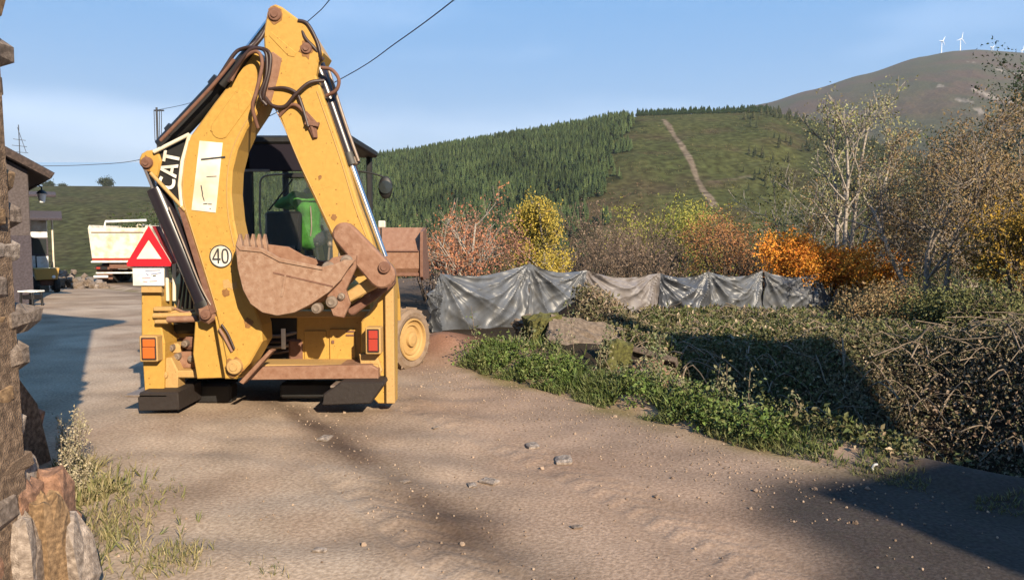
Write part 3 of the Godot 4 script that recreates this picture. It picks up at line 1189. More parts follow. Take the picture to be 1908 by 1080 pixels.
	for q in [[306, 368, 312, 560], [321, 388, 324, 560]]:
		s = pipe([q[0], q[1], 0, q[0] + 2, q[1] + 60, 0, q[2], q[3], 0], 6.9, 0.017, 8)
		bit("steel_pipe", s, "cream", t)
	for k in 5:
		s = pipe([330 + k * 5, 470 + k * 9, 0.02 * k, 338 + k * 6, 520, 0.03, 330 + k * 9, 575, 0], 6.98, 0.012, 6)
		bit("hydraulic_hose", s, "rubber_hose", t)
	# swing casting at the foot of the arm
	s = plate_at([362, 600, 384, 592, 404, 604, 418, 660, 420, 704, 366, 706, 358, 660], 6.66, 7.0)
	b = bit("swing_casting", s, "yellow", t)
	s = plate_at([398, 590, 412, 584, 436, 648, 452, 672, 440, 706, 418, 706], 6.5, 6.66)
	bit("swing_ear", s, "yellow", b)
	s = pipe([408, 612, 0, 420, 632, 0, 432, 655, 0], 6.47, 0.014, 6)
	bit("hydraulic_hose", s, "rusty", b)
	s = pipe([412, 604, 0, 424, 622, 0, 436, 650, 0], 6.45, 0.01, 6)
	bit("hydraulic_hose", s, "rubber_hose", b)
	s = plate_at([444, 712, 500, 652, 508, 654, 452, 716], 6.52, 6.62, 0.008)
	bit("hose_guard", s, "rusty", b)


func make_digging_arm(t: Node) -> void:
	var b: MeshInstance3D
	var s: Shape
	var f := 6.48
	var r := 6.76
	# boom
	s = plate_at([476, 92, 496, 120, 498, 170, 482, 206, 458, 242, 442, 278, 432, 318, 430, 360, 435, 410, 446, 462, 460, 520, 474, 570, 486, 606, 488, 636, 464, 678, 440, 704, 424, 692, 414, 640, 400, 580, 376, 502, 352, 425, 338, 385, 336, 340, 341, 295, 352, 255, 398, 192, 440, 138], f, r, 0.014)
	var boom := bit("boom", s, "yellow", t)
	for q in [[352, 262, 344, 300, 340, 345, 344, 384, 380, 500, 404, 580], [486, 120, 488, 168, 472, 204, 450, 240, 432, 280, 424, 320, 422, 360, 426, 410, 436, 460]]:
		var bead := []
		for k in range(0, q.size(), 2):
			bead.append(at(q[k], q[k + 1], f - 0.001))
		s = Shape.new()
		s.tube(smooth_line(bead, 5), [0.0045], 6)
		bit("weld_bead", s, "yellow_dusty", boom)
	# raised oval stiffener
	var oval := []
	for k in 16:
		var a := TAU * k / 16.0
		var along_ := 34.0 if cos(a) > 0 else -34.0
		var dx := cos(a) * 19.0 + along_
		var dy := sin(a) * 19.0
		oval.append_array([430 + dx * 0.57 + dy * 0.82, 212 - dx * 0.82 + dy * 0.57])
	s = plate_at(oval, f - 0.007, f + 0.01, 0.006)
	bit("stiffener_plate", s, "yellow", boom)
	# lug and dark gusset
	s = plate_at([258, 296, 262, 286, 272, 280, 292, 278, 300, 300, 292, 330, 280, 322, 266, 314], f + 0.03, r - 0.03, 0.012)
	var lug := bit("cylinder_lug", s, "yellow", boom)
	s = bolt(273, 303, f + 0.02, 0.048)
	bit("pivot_pin", s, "rusty_dark", lug)
	s = plate_at([292, 280, 346, 254, 337, 300, 335, 345, 338, 384, 290, 328], f + 0.05, r - 0.05, 0.006)
	var gus := bit("gusset_plate", s, "black", boom)
	for q in [[286, 283, 352, 250], [353, 250, 339, 300], [339, 300, 334, 345], [334, 345, 338, 386], [280, 322, 345, 392]]:
		s = Shape.new()
		s.tube([at(q[0], q[1], f + 0.01), at(q[2], q[3], f + 0.01)], [0.017], 8)
		bit("edge_bar", s, "cream" if q[0] != 280 else "yellow_dusty", gus)
	letters("lettering", "CAT", "white", gus, at(315, 318, f + 0.035) - back_at, 0.14, 1.37, 0.95)
	s = plate_at([330, 386, 340, 384, 378, 500, 402, 582, 392, 586, 362, 492], f + 0.01, f + 0.05, 0.006)
	bit("edge_shade_strip", s, "rusty_dark", boom)  # dark strip added to draw the shade along the boom's edge
	# paper notice on the boom
	s = plate_at([371, 262, 414, 266, 401, 396, 356, 391], f - 0.006, f + 0.002, 0.001)
	var note := bit("white_notice", s, "paper", boom)
	for q in [[374, 297, 419, 292, 3.0], [384, 329, 403, 328, 1.0], [374, 345, 377, 362, 1.6], [376, 362, 380, 374, 1.2], [378, 380, 386, 379, 1.4], [387, 380, 394, 380, 1.4], [390, 388, 392, 389, 1.5]]:
		s = Shape.new()
		var pa := at(q[0], q[1], f - 0.009)
		var pb := at(q[2], q[3], f - 0.009)
		s.box((pa + pb) / 2, Vector3(pa.distance_to(pb), q[4] * 0.0046, 0.003), Basis(Vector3(0, 0, 1), atan2(pb.y - pa.y, pb.x - pa.x)), 0.0)
		bit("pen_mark", s, "ink", note)
	# speed disc
	s = disc(411, 477, f - 0.004, 0.098, 0.004)
	var dsc := bit("speed_disc", s, "white", boom)
	s = Shape.new()
	var ring := []
	for k in 29:
		var a := TAU * k / 28.0
		ring.append(at(411, 477, f - 0.011) + Vector3(cos(a), sin(a), 0) * 0.094)
	s.tube(ring, [0.0045], 6, false)
	bit("disc_border", s, "ink", dsc)
	letters("lettering", "40", "ink", dsc, at(411, 477, f - 0.012) - back_at, 0.125, 0.0, 0.78, false)
	s = plate_at([414, 522, 424, 520, 430, 528, 440, 524, 442, 536, 432, 540, 426, 536, 416, 538], f - 0.003, f + 0.004, 0.002)
	bit("worn_sticker", s, "yellow_dusty", boom)
	s = bolt(436, 683, f - 0.04, 0.065)
	bit("pivot_pin", s, "yellow_dusty", boom)
	# boom cylinder on the left
	s = Shape.new()
	s.tube([at(292, 352, 6.6), at(385, 572, 6.6)], [0.088], 20)
	b = bit("boom_cylinder", s, "black_gloss", t)
	s = Shape.new()
	s.tube([at(274, 306, 6.6), at(294, 356, 6.6)], [0.045], 16)
	bit("rod", s, "chrome", b)
	s = Shape.new()
	s.tube([at(380, 560, 6.6), at(388, 580, 6.6)], [0.098], 20)
	bit("cylinder_cap", s, "black", b)
	s = plate_at([366, 574, 386, 566, 400, 574, 400, 594, 386, 604, 370, 598], 6.5, 6.7, 0.02)
	bit("clevis", s, "rusty", b)
	s = bolt(383, 586, 6.48, 0.045)
	bit("pivot_pin", s, "rusty_dark", b)
	s = pipe([314, 386, 0, 340, 450, 0, 372, 530, 0, 392, 568, 0], 6.49, 0.009, 6)
	bit("feed_pipe", s, "steel", b)
	# dipper cylinder along the back of the boom
	s = Shape.new()
	s.tube([at(303, 275, 6.62), at(412, 158, 6.62)], [0.082], 20)
	b = bit("dipper_cylinder", s, "black", t)
	s = Shape.new()
	s.tube([at(404, 167, 6.62), at(416, 153, 6.62)], [0.098], 20)
	bit("cylinder_band", s, "black", b)
	s = Shape.new()
	s.tube([at(322, 252, 6.62), at(330, 243, 6.62)], [0.092], 20)
	bit("cylinder_band", s, "black", b)
	s = Shape.new()
	s.tube([at(414, 156, 6.62), at(508, 34, 6.62)], [0.038], 16)
	bit("rod", s, "chrome", b)
	s = Shape.new()
	s.tube([at(412, 158, 6.5), at(468, 92, 6.5)], [0.05], 12)
	bit("rod_guard", s, "black", b)
	# dipper
	f = 6.42
	r = 6.72
	s = plate_at([497, 22, 502, 11, 512, 7, 524, 12, 570, 46, 602, 98, 592, 116, 588, 140, 596, 162, 640, 290, 668, 382, 690, 440, 704, 486, 690, 512, 664, 516, 644, 505, 636, 482, 610, 424, 566, 330, 536, 258, 514, 200, 498, 196, 494, 150, 490, 60], f, r, 0.014)
	var dip := bit("dipper_arm", s, "yellow", t)
	s = plate_at([504, 58, 552, 98, 548, 106, 536, 104, 500, 66], f - 0.005, f + 0.01, 0.004)
	bit("weld_plate", s, "yellow", dip)
	for q in [[506, 190, 530, 238, 560, 308, 604, 400, 634, 466], [590, 170, 632, 290, 660, 382, 682, 440]]:
		var bead := []
		for k in range(0, q.size(), 2):
			bead.append(at(q[k], q[k + 1], f - 0.001))
		s = Shape.new()
		s.tube(smooth_line(bead, 5), [0.0045], 6)
		bit("weld_bead", s, "yellow_dusty", dip)
	for q in [[512, 27, 0.055], [571, 90, 0.046]]:
		s = bolt(q[0], q[1], f, q[2])
		bit("pivot_pin", s, "rusty_dark", dip)
	s = bolt(645, 490, f - 0.005, 0.05)
	bit("pivot_pin", s, "rusty_pale", dip)
	s = plate_at([492, 100, 508, 96, 524, 108, 518, 140, 504, 190, 494, 192], f - 0.012, f + 0.02, 0.01)
	bit("hose_plate", s, "rusty", dip)
	s = plate_at([570, 206, 588, 226, 590, 256, 582, 258, 572, 236, 564, 216], f - 0.03, f + 0.01, 0.01)
	bit("hose_clamp", s, "rusty_dark", dip)
	s = plate_at([568, 224, 594, 228, 592, 236, 566, 232], f - 0.05, f - 0.02, 0.005)
	bit("hose_clamp", s, "rusty_dark", dip)
	# bucket cylinder
	s = Shape.new()
	s.tube([at(590, 118, 6.56), at(654, 300, 6.56)], [0.064], 18)
	b = bit("bucket_cylinder", s, "black_gloss", t)
	s = Shape.new()
	s.tube([at(648, 286, 6.56), at(656, 308, 6.56)], [0.076], 18)
	bit("cylinder_cap", s, "black", b)
	s = Shape.new()
	s.tube([at(652, 300, 6.54), at(717, 478, 6.54)], [0.026], 14)
	bit("rod", s, "chrome", b)
	s = pipe([612, 130, 0, 640, 220, 0, 668, 300, 0], 6.5, 0.014, 8)
	bit("feed_pipe", s, "steel", b)
	s = pipe([602, 130, 0, 632, 230, 0, 658, 310, 0, 700, 440, 0], 6.72, 0.03, 8)
	bit("hydraulic_hose", s, "rubber_hose", b)
	s = block(654, 290, 666, 306, 6.5, 6.56, 0.01)
	bit("pipe_clip", s, "steel", b)
	# hoses
	var hoses := [
		[555, 38, 0, 572, 44, 0, 588, 72, 0, 596, 100, 0, 592, 120, 0.05],
		[560, 46, 0.03, 568, 70, 0, 586, 90, 0, 602, 112, 0.05],
		[598, 126, 0, 618, 130, -0.03, 631, 148, -0.04, 626, 168, -0.02, 608, 178, 0.02],
		[500, 166, 0, 530, 164, -0.02, 552, 174, -0.02, 562, 196, -0.03, 574, 236, -0.04],
		[494, 180, 0, 506, 196, -0.03, 530, 198, -0.04, 550, 176, -0.05, 576, 154, -0.04, 604, 150, 0],
		[520, 216, 0, 540, 196, -0.02, 558, 200, -0.03, 576, 226, -0.03, 586, 256, -0.02],
		[440, 128, 0, 462, 96, -0.02, 486, 70, 0, 500, 40, 0.05],
		[425, 152, 0, 446, 116, -0.03, 468, 92, -0.04, 494, 96, -0.05, 496, 140, -0.06, 484, 176, -0.06, 496, 196, -0.05],
		[430, 150, 0, 452, 110, -0.02, 478, 96, -0.05, 488, 118, -0.07, 478, 168, -0.08, 470, 200, -0.07, 480, 238, 0],
		[446, 92, 0, 466, 88, -0.02, 500, 96, -0.06, 502, 130, -0.07, 490, 180, -0.07, 498, 190, 0],
		[392, 168, 0.02, 416, 130, 0, 440, 96, 0, 462, 88, 0.02, 490, 66, 0.1],
		[298, 262, 0, 350, 208, 0, 400, 154, 0, 436, 110, 0]]
	for h in hoses:
		var fine := PackedFloat32Array(h)
		s = pipe(Array(fine), 6.42, 0.0155, 8)
		bit("hydraulic_hose", s, "rubber_hose" if hoses.find(h) % 3 != 2 else "rusty_dark", t)
	# bucket link and tipping arm
	s = Shape.new()
	s.plate(capsule(at(640, 436, 6.3), at(710, 512, 6.3), 0.098, 0.115), -6.3, -6.4, 0.016)
	b = bit("tipping_link", s, "rusty", t)
	s = bolt(716, 498, 6.29, 0.05)
	bit("pivot_pin", s, "rusty_dark", b)
	s = Shape.new()
	s.plate(capsule(at(702, 520, 6.3), at(624, 566, 6.3), 0.06, 0.04), -6.45, -6.6, 0.012)
	b = bit("bucket_link", s, "yellow_dusty", t)
	s = Shape.new()
	s.plate(capsule(at(712, 530, 6.3), at(640, 586, 6.3), 0.05, 0.04), -6.62, -6.74, 0.012)
	bit("bucket_link", s, "rusty_dark", t)
	for q in [[676, 536], [684, 548], [700, 536]]:
		s = bolt(q[0], q[1], 6.6, 0.026)
		bit("bolt", s, "rusty_dark", b)
	# grease and rust that has crept out round the pins
	for q in [[boom, 436, 683, 6.478, 0.1], [boom, 273, 303, 6.508, 0.07], [dip, 645, 490, 6.418, 0.085], [dip, 571, 90, 6.418, 0.075], [dip, 512, 27, 6.418, 0.08], [boom, 462, 600, 6.478, 0.05], [boom, 420, 545, 6.478, 0.04], [dip, 596, 330, 6.418, 0.02], [dip, 622, 404, 6.418, 0.03]]:
		var blot := PackedVector2Array()
		var c := at(q[1], q[2], q[3])
		for k in 18:
			var a := TAU * k / 18.0
			var rr: float = q[4] * (0.8 + 0.35 * n_big.get_noise_2d(k * 40.0, q[1]) + (0.35 * rng.randf() if k in [12, 13, 14] else 0.0))
			blot.append(Vector2(c.x + cos(a) * rr, c.y + sin(a) * rr))
		s = Shape.new()
		s.plate(blot, -q[3] + 0.0015, -q[3] - 0.004, 0.001)
		bit("grease_stain", s, "grease", q[0])
	make_bucket(t)


func capsule(a: Vector3, b: Vector3, ra: float, rb: float) -> PackedVector2Array:
	var p := PackedVector2Array()
	var d := Vector2(b.x - a.x, b.y - a.y).normalized()
	var ang := d.angle()
	for k in 9:
		var w := ang - PI / 2 + PI * k / 8.0
		p.append(Vector2(b.x, b.y) + Vector2(cos(w), sin(w)) * rb)
	for k in 9:
		var w := ang + PI / 2 + PI * k / 8.0
		p.append(Vector2(a.x, a.y) + Vector2(cos(w), sin(w)) * ra)
	return p


func make_bucket(t: Node) -> void:
	# side profile (front side plate) then a rolled shell between the two side plates
	var outline := [438, 456, 442, 500, 452, 540, 466, 566, 488, 582, 516, 588, 548, 582, 580, 566, 612, 544, 634, 522, 650, 498, 662, 484, 640, 484, 622, 492, 600, 497, 560, 492, 520, 480, 488, 462]
	var d0 := 6.16
	var d1 := 6.9
	var flat := flat_at(outline, d0)
	var s := Shape.new()
	s.plate(flat, -d0, -d0 - 0.022, 0.004)
	var b := bit("digging_bucket", s, "rusty_pale", t)
	s = Shape.new()
	s.plate(flat, -d1 + 0.022, -d1, 0.004)
	bit("bucket_side", s, "rusty", b)
	s = Shape.new()
	var back := PackedVector2Array()
	for i in 10:
		back.append(flat[i])
	for i in range(9, -1, -1):
		back.append(flat[i] + (Vector2(at(545, 510, d0).x, at(545, 510, d0).y) - flat[i]).normalized() * 0.018)
	s.plate(back, -d0 - 0.023, -d1 + 0.023, 0.0)
	bit("bucket_shell", s, "rusty", b)
	s = plate_at([438, 456, 488, 462, 520, 480, 600, 497, 600, 503, 520, 488, 486, 470, 446, 466], d0 - 0.012, d0 + 0.001, 0.003)
	bit("lip_strip", s, "rusty_pale", b)
	s = plate_at([508, 506, 620, 532, 620, 535, 508, 509], d0 - 0.006, d0 + 0.002, 0.002)
	bit("weld_seam", s, "rusty_dark", b)
	s = plate_at([529, 512, 533, 512, 527, 552, 522, 552], d0 - 0.008, d0 + 0.002, 0.002)
	bit("wear_strip", s, "rusty_pale", b)
	# teeth along the lip
	for k in 5:
		var z := -lerpf(d0 + 0.06, d1 - 0.06, k / 4.0)
		s = Shape.new()
		var p := Vector3(flat[0].x + 0.02, flat[0].y, z)
		s.plate(PackedVector2Array([Vector2(-0.04, -0.08), Vector2(-0.03, 0.01), Vector2(-0.004, 0.09), Vector2(0.006, 0.088), Vector2(0.02, 0.01), Vector2(0.026, -0.08)]), 0.026, -0.026, 0.008, Transform3D(Basis(), p))
		bit("bucket_tooth", s, "rusty_pale", b)
	# ears with their pins
	for z in [6.3, 6.74]:
		s = plate_at([598, 500, 618, 480, 646, 474, 664, 476, 662, 500, 644, 540, 652, 566, 640, 592, 620, 588, 610, 560, 606, 530], z - 0.06, z - 0.02, 0.006)
		bit("bucket_ear", s, "rusty", b)
	for q in [[612, 500, 0.058], [618, 562, 0.05], [646, 486, 0.05], [590, 574, 0.045], [636, 552, 0.03]]:
		s = bolt(q[0], q[1], 6.235, q[2])
		bit("pivot_pin", s, "steel", b)


func make_signs(t: Node) -> void:
	var s: Shape
	var d := 6.7
	# warning triangle with a red border
	s = plate_at([276, 421, 318, 490, 235, 490], d, d + 0.02, 0.002)
	var tri_ := bit("warning_triangle", s, "paper", t)
	var edges := 0
	for q in [[[276, 421, 284, 434, 248, 490, 235, 490]], [[276, 421, 318, 490, 306, 490, 268, 434]], [[235, 490, 240, 482, 312, 482, 318, 490, 317, 496, 236, 496]]]:
		s = plate_at(q[0], d - 0.006 - 0.003 * edges, d - 0.001, 0.001)
		edges += 1
		bit("red_border", s, "red", tri_)
	s = plate_at([282, 421, 290, 421, 326, 490, 318, 492], d + 0.03, d + 0.1, 0.004)
	bit("sign_back", s, "red_dark", tri_)
	s = plate_at([246, 497, 305, 497, 305, 532, 247, 532], d + 0.02, d + 0.035, 0.002)
	var pl := bit("white_plate", s, "white", t)
	for q in [[270, 504, 298, 503, "ink_blue"], [272, 509, 276, 513, "ink_blue"], [280, 511, 300, 508, "ink_blue"], [284, 514, 290, 513, "ink"], [264, 518, 280, 517, "ink_pink"], [266, 524, 274, 525, "ink_pink"], [278, 524, 292, 523, "ink_pink"]]:
		s = Shape.new()
		var pa := at(q[0], q[1], d + 0.018)
		var pb := at(q[2], q[3], d + 0.018)
		s.box((pa + pb) / 2, Vector3(pa.distance_to(pb), 0.009, 0.003), Basis(Vector3(0, 0, 1), atan2(pb.y - pa.y, pb.x - pa.x)), 0.0)
		bit("pen_mark", s, q[4], pl)
	s = plate_at([262, 528, 300, 528, 300, 545, 262, 545], 6.74, 6.8, 0.004)
	bit("sign_bracket", s, "yellow_dusty", t)


# ---------------------------------------------------------------- the operator
func make_operator() -> void:
	var hip := at(574, 440, 8.8)
	hip.y = 1.56
	var chest := hip + Vector3(0.02, 0.34, 0.02)
	var neck := hip + Vector3(0.04, 0.55, -0.03)
	var head := neck + Vector3(0.0, 0.17, -0.03)
	var ls := neck + Vector3(-0.19, -0.07, 0)
	var rs := neck + Vector3(0.19, -0.09, 0)
	var le := ls + Vector3(-0.22, -0.07, -0.1)
	var re := rs + Vector3(0.05, -0.26, -0.06)
	var lw := le + Vector3(0.08, -0.02, -0.24)
	var rw := re + Vector3(-0.07, -0.02, -0.24)
	var bones := [[hip, chest, 0.13, 0.138], [chest, neck, 0.132, 0.066], [chest + Vector3(-0.1, 0.1, 0), ls, 0.11, 0.075], [chest + Vector3(0.1, 0.1, 0), rs, 0.11, 0.075], [ls, le, 0.066, 0.052], [rs, re, 0.066, 0.052], [le, lw, 0.05, 0.035], [re, rw, 0.05, 0.035]]
	var green := Color(0.035, 0.17, 0.014)
	var dark := Color(0.02, 0.022, 0.03)
	var skin := Color(0.42, 0.24, 0.16)
	var cols := []
	for i in 8:
		cols.append(green)
	for h in [-1.0, 1.0]:
		var k := hip + Vector3(0.12 * h, 0.04, -0.42)
		bones.append_array([[hip + Vector3(0.09 * h, 0, 0), k, 0.095, 0.068], [k, k + Vector3(0, -0.4, -0.08), 0.06, 0.045], [k + Vector3(0, -0.43, -0.06), k + Vector3(0, -0.46, -0.22), 0.045, 0.04]])
		cols.append_array([dark, dark, dark])
	bones.append([neck, head, 0.058, 0.055])
	cols.append(skin)
	bones.append([head, head + Vector3(0, 0.05, -0.005), 0.088, 0.092])
	cols.append(skin)
	for h in [[lw, lw - le], [rw, rw - re]]:
		var w: Vector3 = h[0]
		var d: Vector3 = h[1].normalized()
		var side := d.cross(Vector3.UP).normalized()
		bones.append([w, w + d * 0.08, 0.03, 0.036])
		cols.append(skin)
		for k in 4:
			var root := w + d * 0.09 + side * (0.03 - 0.02 * k)
			var mid := root + d * 0.03 + Vector3(0, -0.02, 0)
			bones.append([root, mid, 0.0105, 0.0095])
			bones.append([mid, mid + Vector3(0, -0.03, 0) - d * 0.012, 0.0095, 0.0085])
			cols.append_array([skin, skin])
		bones.append([w + d * 0.03 + side * 0.03, w + d * 0.07 + side * 0.055, 0.012, 0.01])
		cols.append(skin)
	var s := surface_nets(bones, cols, 0.018)
	for i in s.v.size():
		var w := n_fine.get_noise_3dv(s.v[i] * Vector3(420, 260, 420)) + 0.6 * n_mid.get_noise_3dv(s.v[i] * Vector3(900, 420, 900))
		if s.c[i].g > s.c[i].r * 2.0:
			s.v[i] += s.n[i] * w * 0.014
			s.n[i] = (s.n[i] + 0.5 * Vector3(n_fine.get_noise_3dv(s.v[i] * 520.0), n_fine.get_noise_3dv(s.v[i] * 520.0 + Vector3(50, 0, 0)), 0)).normalized()
			s.c[i] = s.c[i] * (1.0 + 0.3 * w)
	var o := build("person", s, M.jacket)
	tag(o, "person in a bright green jacket sitting inside the yellow backhoe's cab", "person")
	s = Shape.new()
	s.ball(head + Vector3(0, 0.055, 0.02), Vector3(0.1, 0.115, 0.1), 16)
	build("hair", s, M.rubber_hose, o)
	s = Shape.new()
	for h in [-1.0, 1.0]:
		s.ball(head + Vector3(0.093 * h, 0.025, 0.0), Vector3(0.014, 0.032, 0.022), 8)
		s.ball(head + Vector3(0.034 * h, 0.04, -0.088), Vector3(0.012, 0.008, 0.01), 8)
	s.ball(head + Vector3(0, 0.01, -0.1), Vector3(0.014, 0.022, 0.02), 8)
	s.box(head + Vector3(0, -0.03, -0.09), Vector3(0.045, 0.01, 0.01), Basis(), 0.003)
	build("face", s, M.rusty_pale, o)
	s = Shape.new()
	s.lathe(neck + Vector3(0, 0.0, 0), Vector3(0, 1, 0.1), [[0.095, -0.02], [0.083, 0.03], [0.07, 0.035], [0.07, 0.0]], 18)
	build("collar", s, M.rubber_hose, o)


func surface_nets(bones: Array, cols: Array, cell: float) -> Shape:
	var lo := Vector3.INF
	var hi := -Vector3.INF
	for b in bones:
		for p in [b[0], b[1]]:
			lo = lo.min(p - Vector3.ONE * 0.22)
			hi = hi.max(p + Vector3.ONE * 0.22)
	var size := ((hi - lo) / cell).ceil()
	var nx := int(size.x)
	var ny := int(size.y)
	var nz := int(size.z)
	var f := PackedFloat32Array()
	f.resize(nx * ny * nz)
	f.fill(1.0)
	var near := PackedFloat32Array()
	near.resize(f.size())
	near.fill(9.0)
	var who := PackedInt32Array()
	who.resize(f.size())
	for bi in bones.size():
		var b: Array = bones[bi]
		var a: Vector3 = b[0]
		var d: Vector3 = b[1] - a
		var reach: float = maxf(b[2], b[3]) + cell * 3.0
		var k := minf(0.035, minf(b[2], b[3]) * 0.6)
		var p0 := ((a.min(b[1]) - Vector3.ONE * reach - lo) / cell).floor().max(Vector3.ZERO)
		var p1 := ((a.max(b[1]) + Vector3.ONE * reach - lo) / cell).ceil().min(Vector3(nx - 1, ny - 1, nz - 1))
		for z in range(int(p0.z), int(p1.z) + 1):
			for y in range(int(p0.y), int(p1.y) + 1):
				for x in range(int(p0.x), int(p1.x) + 1):
					var p := lo + Vector3(x, y, z) * cell
					var t := clampf((p - a).dot(d) / maxf(d.length_squared(), 1e-6), 0.0, 1.0)
					var v := p.distance_to(a + d * t) - lerpf(b[2], b[3], t)
					var i := x + nx * (y + ny * z)
					var h := maxf(k - absf(f[i] - v), 0.0) / k
					if v < near[i]:
						near[i] = v
						who[i] = bi
					f[i] = minf(f[i], v) - h * h * k * 0.25
	var vert := {}
	var s := Shape.new()
	s.coloured = true
	var corner := [0, 1, nx, nx + 1, nx * ny, nx * ny + 1, nx * ny + nx, nx * ny + nx + 1]
	var grad := {}
	var paint := {}
	for z in nz - 1:
		for y in ny - 1:
			for x in nx - 1:
				var i := x + nx * (y + ny * z)
				var inside := 0
				for c in corner:
					if f[i + c] < 0.0:
						inside += 1
				if inside == 0 or inside == 8:
					continue
				var sum := Vector3.ZERO
				var m := 0
				for e in [[0, 1], [2, 3], [4, 5], [6, 7], [0, 2], [1, 3], [4, 6], [5, 7], [0, 4], [1, 5], [2, 6], [3, 7]]:
					var u := f[i + corner[e[0]]]
					var w := f[i + corner[e[1]]]
					if (u < 0.0) != (w < 0.0):
						var t := u / (u - w)
						var pa := Vector3(e[0] & 1, (e[0] >> 1) & 1, e[0] >> 2)
						var pb := Vector3(e[1] & 1, (e[1] >> 1) & 1, e[1] >> 2)
						sum += pa.lerp(pb, t)
						m += 1
				vert[i] = lo + (Vector3(x, y, z) + sum / m) * cell
				grad[i] = Vector3(f[i + 1] - f[i] + f[i + nx + 1] - f[i + nx], f[i + nx] - f[i] + f[i + nx + 1] - f[i + 1], 2.0 * (f[i + nx * ny] - f[i])).normalized()
				paint[i] = cols[who[i]]
	for i in vert:
		for axis in 3:
			var step: int = [1, nx, nx * ny][axis]
			var u: int = [nx, nx * ny, 1][axis]
			var w: int = [nx * ny, 1, nx][axis]
			if (f[i] < 0.0) == (f[i + step] < 0.0):
				continue
			var q := [i, i - u, i - u - w, i - w]
			if not (vert.has(q[1]) and vert.has(q[2]) and vert.has(q[3])):
				continue
			s.tint = paint[i]
			s.tri(vert[q[0]], vert[q[1]], vert[q[2]], grad[q[0]], grad[q[1]], grad[q[2]])
			s.tri(vert[q[0]], vert[q[2]], vert[q[3]], grad[q[0]], grad[q[2]], grad[q[3]])
	return s


# ---------------------------------------------------------------- stone
func make_rocks() -> void:
	for k in 9:
		var s := Shape.new()
		var f := FastNoiseLite.new()
		f.seed = 50 + k
		f.frequency = 0.9
		var rows := 5 if k < 6 else 12
		var seg := 8 if k < 6 else 16
		if k >= 6:
			f.fractal_octaves = 4
			f.frequency = 1.3
		var pt := func(i, j):
			var th: float = PI * i / rows
			var ph: float = TAU * (j % seg) / seg
			var p := Vector3(sin(th) * cos(ph), cos(th), sin(th) * sin(ph))
			# push the ball towards a block so that faces and edges appear
			var q := p / maxf(absf(p.x), maxf(absf(p.y), absf(p.z)))
			p = p.lerp(q, 0.8)
			return p * (0.46 + 0.12 * f.get_noise_3dv(p * 2.0))
		for i in rows:
			for j in seg:
				var a: Vector3 = pt.call(i, j)
				var b: Vector3 = pt.call(i, j + 1)
				var c: Vector3 = pt.call(i + 1, j + 1)
				var d: Vector3 = pt.call(i + 1, j)
				if i > 0:
					s.flat(a, b, c, a + b + c)
				if i < rows - 1:
					s.flat(a, c, d, a + c + d)
		rock_meshes.append(s.mesh())


func rock(called: String, parent: Node, where: Vector3, size: Vector3, turn: Basis, m: Material) -> MeshInstance3D:
	var o := MeshInstance3D.new()
	o.name = called
	o.mesh = rock_meshes[rng.randi() % 6 + (0 if called != "footing_stone" else 3)]
	o.set_surface_override_material(0, m)
	(parent if parent else self).add_child(o, true)
	o.transform = Transform3D(turn * Basis.from_scale(size), where)
	return o


func stone_face(parent: Node, origin: Vector3, along_: Vector3, length: float, rows: int, top: Callable, lean: Vector3, kinds: Array) -> void:
	# courses of separate rough stones on a wall face
	var out := Vector3.UP.cross(along_).normalized()
	if out.x < 0.0:
		out = -out
	var y := 0.0
	for r in rows:
		var h := rng.randf_range(0.11, 0.22)
		var u := rng.randf_range(-0.1, 0.05)
		while u < length:
			var w := rng.randf_range(0.1, 0.3)
			if y + h < top.call(u + w * 0.5):
				var p := origin + along_ * (u + w * 0.5) + Vector3.UP * (y + h * 0.5) + lean * (y + h * 0.5) + out * rng.randf_range(-0.135, -0.1)
				var t := Basis(along_, Vector3.UP, along_.cross(Vector3.UP)) * Basis.from_euler(Vector3(rng.randf_range(-0.08, 0.08), rng.randf_range(-0.1, 0.1), rng.randf_range(-0.06, 0.06)))
				rock("stone", parent, p, Vector3(w * 1.08, h * 1.08, rng.randf_range(0.2, 0.26)), t, M[kinds[rng.randi() % kinds.size()]])
			u += w + 0.006
		y += h + 0.006


